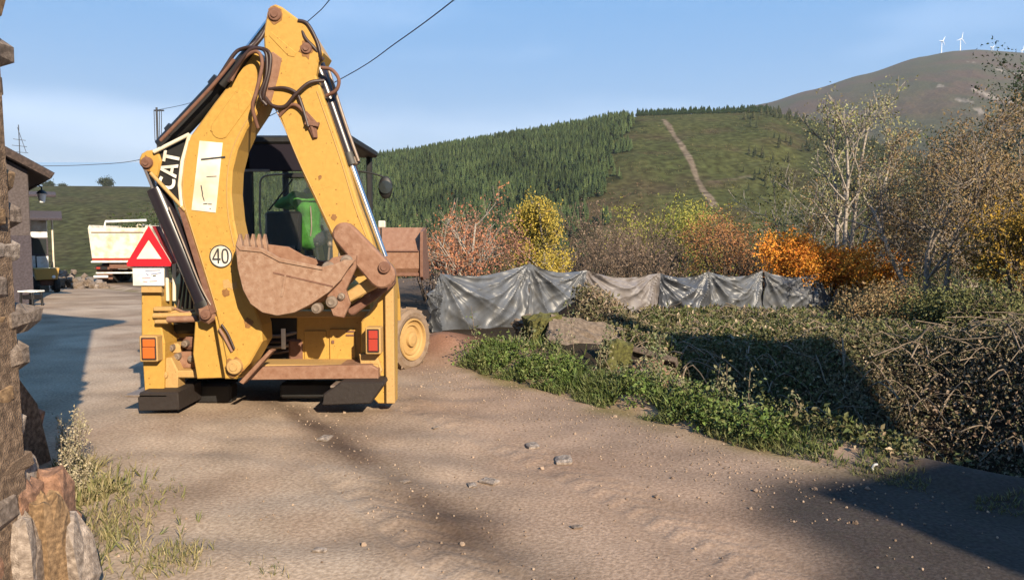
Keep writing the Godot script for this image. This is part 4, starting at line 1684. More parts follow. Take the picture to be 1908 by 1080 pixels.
func make_near_wall() -> void:
	var kinds := ["stone_a", "stone_b", "stone_c", "stone_b", "stone_d", "mortar"]
	var rel := Vector3(-2.05, 0, -3.08)
	var w := thing("stone_house", "old rough stone house wall close by at the left edge of the track", "house", rel)
	# the wall core leans back a little as it rises
	var s := Shape.new()
	s.plate(PackedVector2Array([Vector2(-1.992, -0.1), Vector2(-2.08, 6.2), Vector2(-6.5, 6.2), Vector2(-6.5, -0.1)]), -0.2, -3.04, 0.02)
	build("wall", s, M.mortar, w, rel)
	s = Shape.new()
	s.plate(PackedVector2Array([Vector2(-1.62, 6.1), Vector2(-1.62, 6.25), Vector2(-7.0, 8.6), Vector2(-7.0, 6.1)]), 0.4, -3.3, 0.02)
	build("roof", s, M.roof_tile, w, rel)
	stone_face(w, Vector3(-1.975, 0.0, -1.5) - rel, Vector3(0, 0, -1), 1.5, 30, func(_u): return 3.4, Vector3(-0.0153, 0, 0), kinds)
	# lower set-back wall in the shade of the corner
	s = Shape.new()
	var side_on := Transform3D(Basis(Vector3(0, 0, -1), Vector3.UP, Vector3(1, 0, 0)), Vector3.ZERO)
	s.plate(PackedVector2Array([Vector2(3.06, -0.1), Vector2(5.35, -0.1), Vector2(5.2, 0.45), Vector2(4.9, 0.8), Vector2(4.6, 1.2), Vector2(4.2, 1.6), Vector2(3.06, 1.7)]), -3.3, -3.8, 0.03, side_on)
	build("garden_wall", s, M.mortar, w, rel)
	stone_face(w, Vector3(-3.32, 0.0, -4.0) - rel, Vector3(0, 0, -1), 1.15, 13, func(u): return 1.75 - u * 1.05, Vector3(0, 0, 0), ["stone_b", "stone_c"])
	# upright slabs of rock that prop the foot of the corner
	var foot := [[14, 1030, 2.98, 0.1, 0.5, "stone_d"], [36, 980, 3.06, 0.07, 0.3, "stone_a"], [48, 1050, 3.0, 0.08, 0.42, "stone_d"], [92, 1030, 3.12, 0.12, 0.56, "stone_a"], [98, 950, 3.22, 0.12, 0.42, "stone_c"], [128, 1045, 3.2, 0.16, 0.46, "stone_d"], [66, 1070, 3.05, 0.07, 0.36, "stone_b"], [12, 920, 3.02, 0.09, 0.24, "stone_d"], [44, 900, 3.14, 0.06, 0.26, "stone_d"], [112, 1010, 3.3, 0.12, 0.4, "stone_c"]]
	for q in foot:
		rock("footing_stone", w, at(q[0], q[1], q[2]) - rel, Vector3(q[3] * 1.25, q[4], 0.16), Basis.from_euler(Vector3(0.08, rng.randf_range(-0.3, 0.3), rng.randf_range(-0.06, 0.1))), M[q[5]])


# ---------------------------------------------------------------- houses and things along the track
func make_village() -> void:
	var s: Shape
	# second house: gable end towards the track
	var o := at(62, 560, 18.0)
	o.y = gh(o.x, o.z)
	var h := thing("plastered_house", "grey plastered house with a low tiled eave beyond the stone wall", "house", o, 0.64)
	s = Shape.new()
	s.plate(PackedVector2Array([Vector2(0, -0.4), Vector2(0, 3.15), Vector2(-3.6, 5.2), Vector2(-7.2, 3.15), Vector2(-7.2, -0.4)]), 0.0, -6.0, 0.02)
	build("wall", s, M.plaster, h)
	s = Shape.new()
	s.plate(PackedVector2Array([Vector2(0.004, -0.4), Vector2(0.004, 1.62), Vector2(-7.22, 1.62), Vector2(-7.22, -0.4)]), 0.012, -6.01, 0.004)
	build("shade_band", s, M.plaster_dark, h)  # shade on the lower wall, put in as a darker band
	s = Shape.new()
	s.plate(PackedVector2Array([Vector2(0.42, 2.95), Vector2(0.44, 3.05), Vector2(-3.6, 5.42), Vector2(-7.6, 3.08), Vector2(-7.58, 2.98), Vector2(-3.6, 5.24)]), 0.35, -6.3, 0.01)
	var roof := build("roof", s, M.roof_tile, h)
	for k in 9:
		s = Shape.new()
		s.tube([Vector3(0.48, 3.03, 0.25 - k * 0.26), Vector3(-1.6, 4.25, 0.25 - k * 0.26)], [0.085], 8)
		build("tile_row", s, M.roof_tile, roof)
	s = Shape.new()
	s.box(Vector3(-0.55, 1.3, 0.05), Vector3(0.2, 0.26, 0.1), Basis(), 0.01)
	build("meter_box", s, M.white, h)
	s = Shape.new()
	s.box(Vector3(-1.7, 1.05, 0.02), Vector3(0.9, 2.0, 0.05), Basis(), 0.01)
	build("door", s, M.timber, h)
	# aerial on its roof
	var a := at(36, 288, 18.6)
	var an := thing("television_aerial", "thin television aerial with crossbars above the tiled eave", "aerial", a)
	an.scale = Vector3.ONE * 0.6
	s = Shape.new()
	s.tube([Vector3(0, -0.6, 0), Vector3(0, 1.2, 0)], [0.016], 6)
	build("mast", s, M.cable, an)
	for k in 3:
		s = Shape.new()
		s.tube([Vector3(-0.3 + 0.06 * k, 0.12 + 0.25 * k, 0.1), Vector3(0.28 - 0.04 * k, 0.08 + 0.25 * k, -0.1)], [0.011], 6)
		build("crossbar", s, M.cable, an)
	s = Shape.new()
	s.tube([Vector3(-0.05, 1.1, 0), Vector3(0.26, 0.1, 0)], [0.01], 6)
	build("stay", s, M.cable, an)
	# street lantern on a bracket
	var l := at(77, 366, 19.0)
	var la := thing("wall_lantern", "small black wall lantern with a pale glass on a bracket", "lantern", l)
	s = Shape.new()
	s.tube([Vector3(-0.3, 0.18, 0), Vector3(-0.12, 0.3, 0), Vector3(0, 0.24, 0), Vector3(0, 0.14, 0)], [0.018], 6)
	build("bracket", s, M.cable, la)
	s = Shape.new()
	s.lathe(Vector3.ZERO, Vector3.UP, [[0.0, -0.16], [0.06, -0.15], [0.1, 0.07], [0.0, 0.08]], 6)
	build("lamp_glass", s, M.lamp_glass, la)
	s = Shape.new()
	s.lathe(Vector3.ZERO, Vector3.UP, [[0.13, 0.07], [0.06, 0.15], [0.0, 0.18]], 6)
	build("lamp_hood", s, M.cable, la)
	# third house, mostly hidden: white wall, dark canopy, window
	var p := at(66, 530, 26.0)
	p.y = gh(p.x, p.z)
	var g := thing("white_house", "white fronted house with a dark canopy beyond the grey one", "house", p, 0.55)
	s = Shape.new()
	s.box(Vector3(-2.7, 1.1, -1.5), Vector3(6.2, 3.2, 3.0), Basis(), 0.02)
	build("wall", s, M.white, g)
	s = Shape.new()
	s.box(Vector3(-2.6, 2.62, 0.25), Vector3(6.9, 0.08, 1.1), Basis(Vector3(1, 0, 0), 0.25), 0.01)
	build("canopy", s, M.plaster_dark, g)
	s = Shape.new()
	s.box(Vector3(-2.6, 3.35, 0.15), Vector3(6.6, 0.08, 0.7), Basis(Vector3(1, 0, 0), 0.2), 0.01)
	build("canopy", s, M.plaster_dark, g)
	s = Shape.new()
	s.box(Vector3(0.16, 1.56, 0.02), Vector3(0.5, 0.62, 0.05), Basis(), 0.01)
	var win := build("window", s, M.plaster_dark, g)
	s = Shape.new()
	s.box(Vector3(0.16, 1.56, 0.05), Vector3(0.4, 0.52, 0.006), Basis(), 0.0)
	build("pane", s, M.mirror, win)
	s = Shape.new()
	s.tube([Vector3(0.55, -0.3, 0.1), Vector3(0.55, 2.6, 0.1)], [0.03], 8)
	build("drain_pipe", s, M.cream, g)
	make_dumper()
	make_bench()
	make_truck()
	make_heap()
	make_pole()
	make_shade_house()


func make_dumper() -> void:
	var o := at(86, 528, 25.0)
	o.y = gh(o.x, o.z)
	var t := thing("site_dumper", "small yellow site dumper parked beside the white house", "dumper", o, 0.62)
	t.scale = Vector3.ONE * 0.8
	var s := Shape.new()
	s.plate(PackedVector2Array([Vector2(-0.4, 0.55), Vector2(-0.46, 1.02), Vector2(0.44, 1.02), Vector2(0.36, 0.55)]), 0.55, -0.35, 0.03)
	build("skip", s, M.yellow, t)
	s = Shape.new()
	s.box(Vector3(0, 0.42, -0.7), Vector3(0.5, 0.24, 1.9), Basis(), 0.03)
	s.box(Vector3(0.05, 0.72, -1.1), Vector3(0.6, 0.5, 0.7), Basis(), 0.04)
	build("chassis", s, M.rusty_dark, t)
	s = Shape.new()
	s.tube([Vector3(-0.28, 0.8, -0.9), Vector3(-0.28, 1.5, -0.95), Vector3(0.28, 1.5, -0.95), Vector3(0.28, 0.8, -0.9)], [0.03], 8)
	build("roll_bar", s, M.black, t)
	for x in [-0.36, 0.36]:
		for z in [0.1, -1.3]:
			s = Shape.new()
			s.lathe(Vector3(x, 0.3, z), Vector3(signf(x), 0, 0), [[0.16, -0.1], [0.3, -0.1], [0.31, 0.0], [0.28, 0.1], [0.15, 0.09], [0.0, 0.06]], 20)
			build("wheel", s, M.tyre_dark, t)
	s = Shape.new()
	s.ball(Vector3(0.22, 0.66, 0.57), Vector3(0.07, 0.07, 0.03), 10)
	build("headlight", s, M.lamp_glass, t)


func make_bench() -> void:
	var o := at(58, 566, 17.2)
	o.y = gh(o.x, o.z)
	var t := thing("garden_bench", "low pale bench with dark legs standing before the grey house", "bench", o, -0.3)
	for k in 3:
		var s := Shape.new()
		s.box(Vector3(0, 0.33, -0.12 + 0.12 * k), Vector3(0.42, 0.035, 0.1), Basis(), 0.006)
		build("slat", s, M.white, t)
	for x in [-0.17, 0.17]:
		for z in [-0.12, 0.12]:
			var s := Shape.new()
			s.box(Vector3(x, 0.15, z), Vector3(0.045, 0.32, 0.045), Basis(Vector3(0, 0, 1), x * 0.5), 0.006)
			build("leg", s, M.black, t)
	var s := Shape.new()
	s.box(Vector3(0.03, 0.2, 0), Vector3(0.34, 0.1, 0.22), Basis(), 0.01)
	build("shelf", s, M.black, t)


func make_truck() -> void:
	var o := at(222, 531, 33.5)
	o.y = gh(o.x, o.z)
	var t := thing("tipper_truck", "cream tipper truck parked far down the track behind the backhoe", "truck", o, 0.12)
	var s := Shape.new()
	s.plate(PackedVector2Array([Vector2(-1.12, 1.0), Vector2(-1.26, 2.48), Vector2(-1.2, 2.62), Vector2(-1.12, 2.5), Vector2(1.12, 2.5), Vector2(1.2, 2.62), Vector2(1.26, 2.48), Vector2(1.12, 1.0)]), 0.0, -5.2, 0.04)
	var b := build("tipper_body", s, M.cream, t)
	s = Shape.new()
	s.box(Vector3(0, 1.12, 0.02), Vector3(2.2, 0.1, 0.05), Basis(), 0.01)
	build("red_stripe", s, M.lens_red, b)
	s = Shape.new()
	s.box(Vector3(0, 2.3, 0.02), Vector3(2.2, 0.05, 0.03), Basis(), 0.01)
	build("tailboard_rail", s, M.steel, b)
	s = Shape.new()
	s.box(Vector3(0, 1.0, 0.03), Vector3(2.28, 0.07, 0.1), Basis(), 0.01)
	build("tailboard_rail", s, M.white, b)
	s = Shape.new()
	s.tube([Vector3(-0.62, 2.5, -0.2), Vector3(-0.6, 2.78, -0.3), Vector3(1.1, 2.84, -0.4)], [0.06], 8)
	s.tube([Vector3(-0.6, 2.66, -4.8), Vector3(1.1, 2.72, -4.8)], [0.06], 8)
	build("cover_rail", s, M.white, b)
	s = Shape.new()
	s.box(Vector3(0, 1.9, -6.0), Vector3(2.3, 1.7, 1.4), Basis(), 0.1)
	build("cab", s, M.cream, t)
	s = Shape.new()
	s.box(Vector3(0, 0.82, -3.0), Vector3(0.9, 0.26, 5.8), Basis(), 0.02)
	s.box(Vector3(0, 0.7, -0.25), Vector3(2.2, 0.12, 0.12), Basis(), 0.02)
	build("chassis", s, M.rusty_dark, t)
	for x in [-0.8, 0.8]:
		for q in [[-1.2, 0.0], [-2.5, 0.0], [-5.8, 0.0]]:
			s = Shape.new()
			s.lathe(Vector3(x, 0.5, q[0]), Vector3(signf(x), 0, 0), [[0.24, -0.28], [0.46, -0.28], [0.5, -0.2], [0.5, 0.2], [0.46, 0.28], [0.26, 0.26], [0.2, 0.1], [0.0, 0.1]], 24)
			build("wheel", s, M.tyre_dark, t)
		s = Shape.new()
		s.box(Vector3(x, 0.5, -0.5), Vector3(0.66, 0.62, 0.03), Basis(), 0.01)
		build("mud_flap", s, M.rusty_dark if x < 0 else M.black, t)
		s = Shape.new()
		s.box(Vector3(x, 0.72, -0.16), Vector3(0.5, 0.13, 0.05), Basis(), 0.01)
		var tl := build("tail_light", s, M.black, t)
		s = Shape.new()
		s.box(Vector3(x - 0.12, 0.72, -0.13), Vector3(0.16, 0.09, 0.02), Basis(), 0.005)
		build("lens", s, M.lens_red, tl)
	s = Shape.new()
	s.box(Vector3(-0.85, 0.34, -0.2), Vector3(0.6, 0.1, 0.08), Basis(), 0.01)
	s.box(Vector3(0.1, 0.5, -0.2), Vector3(2.3, 0.07, 0.08), Basis(), 0.01)
	build("bumper", s, M.white, t)
	s = Shape.new()
	s.box(Vector3(0.1, 0.72, -0.17), Vector3(0.4, 0.12, 0.02), Basis(), 0.003)
	build("number_plate", s, M.white, t)


func make_heap() -> void:
	var o := at(128, 528, 31.5)
	o.y = gh(o.x, o.z) - 0.15
	var t := thing("stone_heap", "low heap of pale broken stones at the end of the track", "stone heap", o)
	for k in 60:
		var r := sqrt(rng.randf())
		var a := rng.randf() * TAU
		var sz := rng.randf_range(0.18, 0.42)
		rock("stone", t, Vector3(cos(a) * r * 1.5 + 0.1, 0.85 * (1.0 - r) + 0.1, sin(a) * r * 0.9), Vector3(sz * 1.3, sz, sz), spin(1.0), M[["stone_d", "stone_b", "slab"][rng.randi() % 3]])


func make_pole() -> void:
	var top := at(291, 200, 26.0)
	var foot := Vector3(top.x, gh(top.x, top.z), top.z)
	var t := thing("utility_pole", "thin utility pole standing behind the raised digging arm", "pole", foot)
	var s := Shape.new()
	s.tube([Vector3.ZERO, top - foot], [0.05, 0.035], 8)
	build("shaft", s, M.cable, t)
	for x in [-0.09, 0.09, 0.16]:
		s = Shape.new()
		s.tube([top - foot + Vector3(x, -0.08, 0), top - foot + Vector3(x * 0.9, -1.1, 0.02), top - foot + Vector3(0.02, -1.35, 0.02)], [0.012], 6)
		build("down_lead", s, M.cable, t)
	s = Shape.new()
	s.box(top - foot + Vector3(0.08, -0.1, 0), Vector3(0.34, 0.05, 0.05), Basis(), 0.008)
	build("crossarm", s, M.cable, t)
	# overhead wires
	for q in [[[291, 205, 26.0], [370, 186, 23.0], [470, 126, 19.0], [575, 38, 14.0], [618, -6, 11.5], [760, -190, 8.0]], [[75, 309, 18.0], [160, 307, 18.5], [262, 297, 18.5], [430, 248, 16.5], [640, 144, 13.5], [740, 78, 11.5], [840, 4, 9.5], [1000, -130, 7.5]]]:
		var pts := []
		for p in q:
			pts.append(at(p[0], p[1], p[2]))
		s = Shape.new()
		s.tube(smooth_line(pts, 6), [0.008], 6)
		var w := build("overhead_wire", s, M.cable)
		tag(w, "overhead wire from the utility pole passing behind the arm's top" if q[0][1] == 205 else "overhead wire from the grey house's eave rising over the backhoe", "wire")


func make_shade_house() -> void:
	# the building behind the viewer whose shade lies across the lower right of the track
	var t := thing("neighbouring_house", "tall neighbouring house behind the viewpoint that shades the track's corner", "house", Vector3(6.4, 0, 4.1))
	var rel := Vector3(6.4, 0, 4.1)
	var wall := func(s: Shape, c: Array, hs: Array) -> void:
		for i in c.size():
			var j := (i + 1) % c.size()
			var out := Vector3(c[i].x + c[j].x, 0, c[i].y + c[j].y) * 0.5
			var mid := Vector2.ZERO
			for p in c:
				mid += p / c.size()
			out -= Vector3(mid.x, 0, mid.y)
			s.quad(Vector3(c[i].x, -3, c[i].y), Vector3(c[j].x, -3, c[j].y), Vector3(c[j].x, hs[j], c[j].y), Vector3(c[i].x, hs[i], c[i].y), out)
		for i in range(1, c.size() - 1):
			s.flat(Vector3(c[0].x, hs[0], c[0].y), Vector3(c[i].x, hs[i], c[i].y), Vector3(c[i + 1].x, hs[i + 1], c[i + 1].y), Vector3.UP)
	var s := Shape.new()
	wall.call(s, [Vector2(6.4, 4.1), Vector2(14.4, -0.1), Vector2(17.5, 6.0), Vector2(9.5, 10.2)], [5.0, 5.0, 6.6, 6.6])
	build("wall", s, M.plaster, t, rel)
	s = Shape.new()
	wall.call(s, [Vector2(8.0, 2.6), Vector2(11.9, 2.6), Vector2(13.7, 6.1), Vector2(10.0, 6.1)], [8.0, 8.0, 6.0, 6.0])
	build("upper_storey", s, M.plaster, t, rel)


# ---------------------------------------------------------------- plastic fence, rubble, litter
func fence_depth(px: float) -> float:
	return 11.6 + (px - 800.0) / 750.0 * 4.4


func make_fence() -> void:
	var posts := [[794, 548], [818, 509], [986, 490], [1090, 503], [1226, 508], [1320, 506], [1421, 504], [1526, 508], [1558, 588]]
	var mats := ["plastic_sheet", "plastic_sheet", "plastic_sheet", "plastic_pale", "plastic_dark", "plastic_sheet", "plastic_sheet", "plastic_sheet"]
	var bottom := [604, 634, 612, 606, 604, 598, 596, 594, 592]
	var first := at(794, 600, fence_depth(794))
	var t := thing("plastic_sheet_fence", "fence of crumpled grey plastic sheeting hung between low posts", "fence", Vector3(first.x, 0, first.z))
	var rel := Vector3(first.x, 0, first.z)
	for i in posts.size() - 1:
		var cols := 64
		var rows := 44
		var v := []
		var n0: float = i * 3.7
		var l := at(posts[i][0], posts[i][1], fence_depth(posts[i][0]))
		var r := at(posts[i + 1][0], posts[i + 1][1], fence_depth(posts[i + 1][0]))
		var lb := at(posts[i][0], bottom[i], fence_depth(posts[i][0]))
		var rb := at(posts[i + 1][0], bottom[i + 1], fence_depth(posts[i + 1][0]))
		var w := l.distance_to(r)
		var out := (r - l).cross(Vector3.UP).normalized()
		if out.z < 0.0:
			out = -out
		for a in rows + 1:
			for b in cols + 1:
				var u := b / float(cols)
				var q := a / float(rows)
				var p := l.lerp(r, u).lerp(lb.lerp(rb, u), q)
				var sag := sin(u * PI) * (0.055 + 0.035 * w) * (1.0 - q) ** 2
				p.y -= sag
				# sharp folds that fan out from each post head
				var f := 0.0
				for e in [[u * w, 0.0], [(1.0 - u) * w, 1.7]]:
					var dx: float = e[0]
					var dy := q * (l.y - lb.y) + 0.02
					var ang := atan2(dx, dy)
					var dist := Vector2(dx, dy).length()
					var wob: float = n_big.get_noise_2d(dist * 26.0 + e[1] * 9.0, n0 * 9.0)
					var c1 := absf(sin(ang * 5.5 + e[1] + n0 + 0.9 * wob))
					var c2 := absf(sin(ang * 12.0 + n0 * 2.0 + 1.6 * wob))
					f -= (sqrt(c1) - 0.7) * 0.15 * exp(-dist * 0.8) * sm(0.0, 0.35, dist)
					f -= (sqrt(c2) - 0.7) * 0.075 * exp(-dist * 1.3) * sm(0.0, 0.25, dist)
				# slack swags between the posts and small crumples
				var swag := absf(sin((q * 1.5 - 0.75 * sin(u * PI)) * 4.2 + n0))
				f -= (sqrt(swag) - 0.6) * 0.075 * sin(u * PI)
				f += absf(n_mid.get_noise_2d((u * w + n0) * 45.0, q * 30.0)) * 0.09 + absf(n_fine.get_noise_2d((u * w + n0) * 90.0, q * 75.0)) * 0.03
				p += out * (f + 0.1 * sin(q * PI) * sin(u * PI))
				p.x += n_mid.get_noise_2d(q * 90.0, n0 * 20.0 + u * 30.0) * 0.03
				if a == rows:
					p.y += 0.06 * n_big.get_noise_2d((u * w + n0) * 60.0, 5.0)
				v.append(p)
		var s := Shape.new()
		var nor := func(a: int, b: int) -> Vector3:
			var k := func(x: int, y: int) -> Vector3: return v[clampi(x, 0, rows) * (cols + 1) + clampi(y, 0, cols)]
			var m: Vector3 = (k.call(a, b + 1) - k.call(a, b - 1)).cross(k.call(a + 1, b) - k.call(a - 1, b)).normalized()
			return m if m.dot(out) > 0.0 else -m
		for a in rows:
			for b in cols:
				var k := a * (cols + 1) + b
				s.tri(v[k], v[k + 1], v[k + cols + 2], nor.call(a, b), nor.call(a, b + 1), nor.call(a + 1, b + 1))
				s.tri(v[k], v[k + cols + 2], v[k + cols + 1], nor.call(a, b), nor.call(a + 1, b + 1), nor.call(a + 1, b))
		build("sheet_panel", s, M[mats[i]], t, rel)
	for i in range(1, posts.size() - 1):
		var p := at(posts[i][0], posts[i][1] - 1, fence_depth(posts[i][0]) + 0.05)
		var s := Shape.new()
		s.tube([Vector3(p.x, -0.6, p.z), p, p + Vector3(0, 0.02, 0)], [0.035, 0.03, 0.01], 8)
		build("post", s, M.timber, t, rel)


func make_rubble() -> void:
	# mossy blocks, a tilted slab and rotten boards beside the track
	var block_ := func(called: String, px: float, py: float, d: float, size: Vector3, turn: Vector3, m: String, label: String, cat: String) -> void:
		var s := Shape.new()
		var seg := 10
		var f := FastNoiseLite.new()
		f.seed = int(px)
		f.frequency = 2.4
		for axis in 3:
			for side in [-1.0, 1.0]:
				for i in seg:
					for j in seg:
						var q := []
						for w in [[i, j], [i + 1, j], [i + 1, j + 1], [i, j + 1]]:
							var p := Vector3()
							p[axis] = side
							p[(axis + 1) % 3] = w[0] * 2.0 / seg - 1.0
							p[(axis + 2) % 3] = w[1] * 2.0 / seg - 1.0
							var r := p.normalized() * 1.25
							p = p.lerp(r, 0.16) * size * 0.5
							p += p.normalized() * (f.get_noise_3dv(p * 3.0) * 0.07 + f.get_noise_3dv(p * 9.0) * 0.03)
							q.append(p)
						var out := Vector3()
						out[axis] = side
						s.quad(q[0], q[1], q[2], q[3], out)
		var o := build(called, s, M[m])
		o.transform = Transform3D(Basis.from_euler(turn), at(px, py, d))
		tag(o, label, cat)
	block_.call("mossy_block", 1014, 628, 9.6, Vector3(0.42, 0.56, 0.4), Vector3(0, 0.3, 0.12), "moss", "upright mossy stone block at the top of the rubble pile", "stone block")
	block_.call("stone_slab", 1092, 634, 9.3, Vector3(0.95, 0.2, 0.6), Vector3(0.5, -0.1, -0.2), "slab", "flat tan stone slab leaning between two mossy stones", "stone slab")
	block_.call("mossy_post", 1147, 678, 8.5, Vector3(0.27, 0.52, 0.28), Vector3(0, 0.2, -0.05), "moss", "squat yellow-green mossy stone post beside the tilted slab", "stone post")
	block_.call("stone_lump", 984, 610, 9.9, Vector3(0.26, 0.22, 0.3), Vector3(0.2, 0.6, 0.2), "slab", "small brown stone lying against the upright mossy block", "stone")
	block_.call("broken_stone", 1210, 705, 8.0, Vector3(0.32, 0.26, 0.34), Vector3(0.3, 0.4, 0.2), "stone_c", "reddish broken stone on the verge below the mossy post", "stone")
	var boards := [[930, 636, 958, 700, 9.4, 0.07, "dark board propped upright at the pile's left end"], [950, 632, 972, 690, 9.45, 0.06, "grey board leaning just right of the dark upright board"], [1040, 660, 1120, 700, 9.0, 0.09, "rotten plank sloping down under the tan slab"], [1052, 684, 1136, 716, 8.85, 0.08, "lower rotten plank nearest the grass under the tan slab"], [1180, 654, 1262, 676, 8.5, 0.07, "pale thin branch lying right of the mossy post"], [966, 668, 1050, 700, 9.1, 0.06, "weathered lath lying along the foot of the mossy block"]]
	for q in boards:
		var a := at(q[0], q[1], q[4])
		var b := at(q[2], q[3], q[4] - 0.25)
		var s := Shape.new()
		var d := (b - a).normalized()
		var side := d.cross(Vector3(0.2, 0.5, 1.0)).normalized()
		s.box((a + b) / 2, Vector3(a.distance_to(b), q[5], 0.14), Basis(d, side, d.cross(side)), 0.008)
		tag(build("rotten_board", s, M.timber), q[6], "board", "rotten boards in the rubble pile")
	for k in 46:
		var u := rng.randf()
		var px := lerpf(880, 1330, u)
		var py := lerpf(680, 742, u) + rng.randf_range(-34, 30)
		var d := lerpf(9.6, 7.1, u) + rng.randf_range(-0.4, 0.5)
		var p := at(px, py, d)
		p.y = minf(p.y, gh(p.x, p.z) + 0.14)
		var sz := rng.randf_range(0.08, 0.24)
		var o := rock("rubble_stone", null, p, Vector3(sz * 1.3, sz * 0.8, sz), spin(1.0), M[["stone_c", "slab", "stone_b", "mortar", "moss"][rng.randi() % 5]])
		tag(o, "small broken stone among the weeds of the rubble pile by the verge", "stone", "broken stones in the rubble pile")
	# bent steel rod at the end of the verge
	var foot := at(1627, 902, 4.95)
	foot.y = gh(foot.x, foot.z)
	var top := at(1626, 872, 4.95)
	var s := Shape.new()
	s.tube(smooth_line([foot - Vector3(0, 0.05, 0), foot.lerp(top, 0.6), top, top + Vector3(0.012, 0.022, 0), top + Vector3(0.034, 0.026, 0)], 4), [0.008], 10)
	tag(build("bent_rod", s, M.rod_steel), "short hooked pale steel rod standing where the verge ends", "rod")
	# bright chips and stones on the track
	for q in [[992, 832, 0.1, "stone_d", "white chip of stone on the track nearest the green verge"], [1050, 859, 0.13, "stone_d", "largest pale stone chip lying flat on the track"], [912, 903, 0.09, "stone_d", "pale flat stone in the middle of the track"], [880, 908, 0.06, "stone_d", "small pale stone just left of the flat one mid track"], [606, 818, 0.1, "stone_d", "pale sliver of stone at the head of the damp drain line"], [812, 800, 0.04, "stone_d", "tiny white pebble alone on the red earth of the track"], [596, 1030, 0.05, "stone_d", "pebble on the track near the weed tuft at its lower edge"], [755, 900, 0.05, "stone_b", "grey pebble beside the damp drain line"], [1075, 985, 0.045, "stone_b", "grey pebble on the gravel near the shaded corner"]]:
		var p := on_ground(q[0], q[1])
		tag(rock("stone_chip", null, p + Vector3(0, 0.008, 0), Vector3(q[2] * 1.5, q[2] * 0.35, q[2]), Basis(Vector3.UP, rng.randf() * 3.0), M[q[3]]), q[4], "stone")
	# loose gravel that nobody could count
	var spots := []
	var tints := []
	for k in 1500:
		var d := 3.0 + 9.0 * rng.randf() ** 1.6
		var x := rng.randf_range(-0.6, 0.62) * d
		if rng.randf() < 0.5:
			var e := rng.randf()
			var mid := Vector2(-1.0, 8.6).lerp(Vector2(2.2, 4.2), e)
			x = mid.x + rng.randfn(0.0, 0.35)
			d = mid.y + rng.randfn(0.0, 0.35)
		elif rng.randf() < 0.3:
			d = rng.randf_range(3.2, 7.0)
			x = -2.2 + (7.2 - d) * 0.62 + rng.randfn(0.0, 0.25)
		if x < -0.55 * d or d < 2.9:
			continue
		spots.append(Transform3D(spin(rng.randf_range(0.006, 0.014) * (1.0 if rng.randf() < 0.97 else 2.2)), Vector3(x, gh(x, -d) + 0.003, -d)))
		tints.append(mixed([Color(0.36, 0.27, 0.2), Color(0.22, 0.16, 0.12), Color(0.3, 0.22, 0.165), Color(0.18, 0.13, 0.1)], 0.3))
	scatter("gravel", rock_meshes[0], M.needles, spots, tints)


func on_ground(px: float, py: float) -> Vector3:
	var d := Vector3((px - 954.0) / FOCAL, -(py - 540.0) / FOCAL, -1.0).rotated(Vector3.RIGHT, PITCH).normalized()
	var p := EYE
	for k in 400:
		p += d * 0.05
		if p.y < gh(p.x, p.z):
			break
	p.y = gh(p.x, p.z)
	return p


# ---------------------------------------------------------------- wind turbines
func make_turbines() -> void:
	var list := [[1755, 97, 21.0, 10.0, 0.5, "leftmost wind turbine on the mountain top"], [1790, 92, 20.0, 13.0, 0.2, "larger wind turbine standing right of the leftmost one"], [1848, 94, 6.0, 7.0, 0.8, "half hidden wind turbine behind the mountain's crest"], [1905, 99, 7.0, 8.0, 0.1, "wind turbine at the far right end of the crest"]]
	for q in list:
		var k := 3300.0 / FOCAL
		var foot := at(q[0], q[1] + 2, 3310.0)
		var t := thing("wind_turbine", q[5], "wind turbine", foot, 0.3, "wind turbines along the mountain crest")
		var s := Shape.new()
		s.tube([Vector3.ZERO, Vector3(0, q[2] * k, 0)], [1.8, 1.0], 8)
		build("tower", s, M.turbine, t)
		s = Shape.new()
		s.box(Vector3(0, q[2] * k + 1.5, 0), Vector3(4, 4, 10), Basis(), 0.5)
		build("nacelle", s, M.turbine, t)
		for b in 3:
			var a: float = q[4] + TAU * b / 3.0
			s = Shape.new()
			s.tube([Vector3(0, q[2] * k + 1.5, 6), Vector3(sin(a) * q[3] * k * 0.3, q[2] * k + 1.5 + cos(a) * q[3] * k * 0.3, 6), Vector3(sin(a) * q[3] * k, q[2] * k + 1.5 + cos(a) * q[3] * k, 6)], [1.0, 1.4, 0.3], 6)
			build("blade", s, M.turbine, t)


# ---------------------------------------------------------------- plants
func make_leaf_meshes() -> void:
	var s := Shape.new()
	for k in 4:
		var turn := Basis.from_euler(Vector3(0.9 * sin(k * 2.1), k * 1.7 + 0.3, 0.8 * cos(k * 1.3))).scaled(Vector3.ONE * [0.8, 0.62, 0.5, 0.7][k])
		var off := Vector3(sin(k * 2.4), cos(k * 1.9) * 0.6, cos(k * 2.4)) * 0.42
		var p := [off, off + turn * Vector3(0.3, 0.12, 0.42), off + turn * Vector3(0, -0.05, 1.0), off + turn * Vector3(-0.3, 0.12, 0.42)]
		s.flat(p[0], p[1], p[2], Vector3.UP)
		s.flat(p[0], p[2], p[3], Vector3.UP)
	leaf_mesh = s.mesh()
	s = Shape.new()
	for k in 3:
		var a := TAU * k / 3.0
		var o := Vector3(cos(a), 0, sin(a))
		var w := Vector3(-sin(a), 0, cos(a)) * 0.05
		var root := o * 0.05
		var mid := o * 0.22 + Vector3(0, 0.55, 0)
		var tip := o * 0.6 + Vector3(0, 0.95, 0)
		s.quad(root - w, root + w, mid + w * 0.8, mid - w * 0.8, o + Vector3(0, 0.4, 0))
		s.flat(mid - w * 0.8, mid + w * 0.8, tip, o + Vector3(0, 0.6, 0))
	blade_mesh = s.mesh()


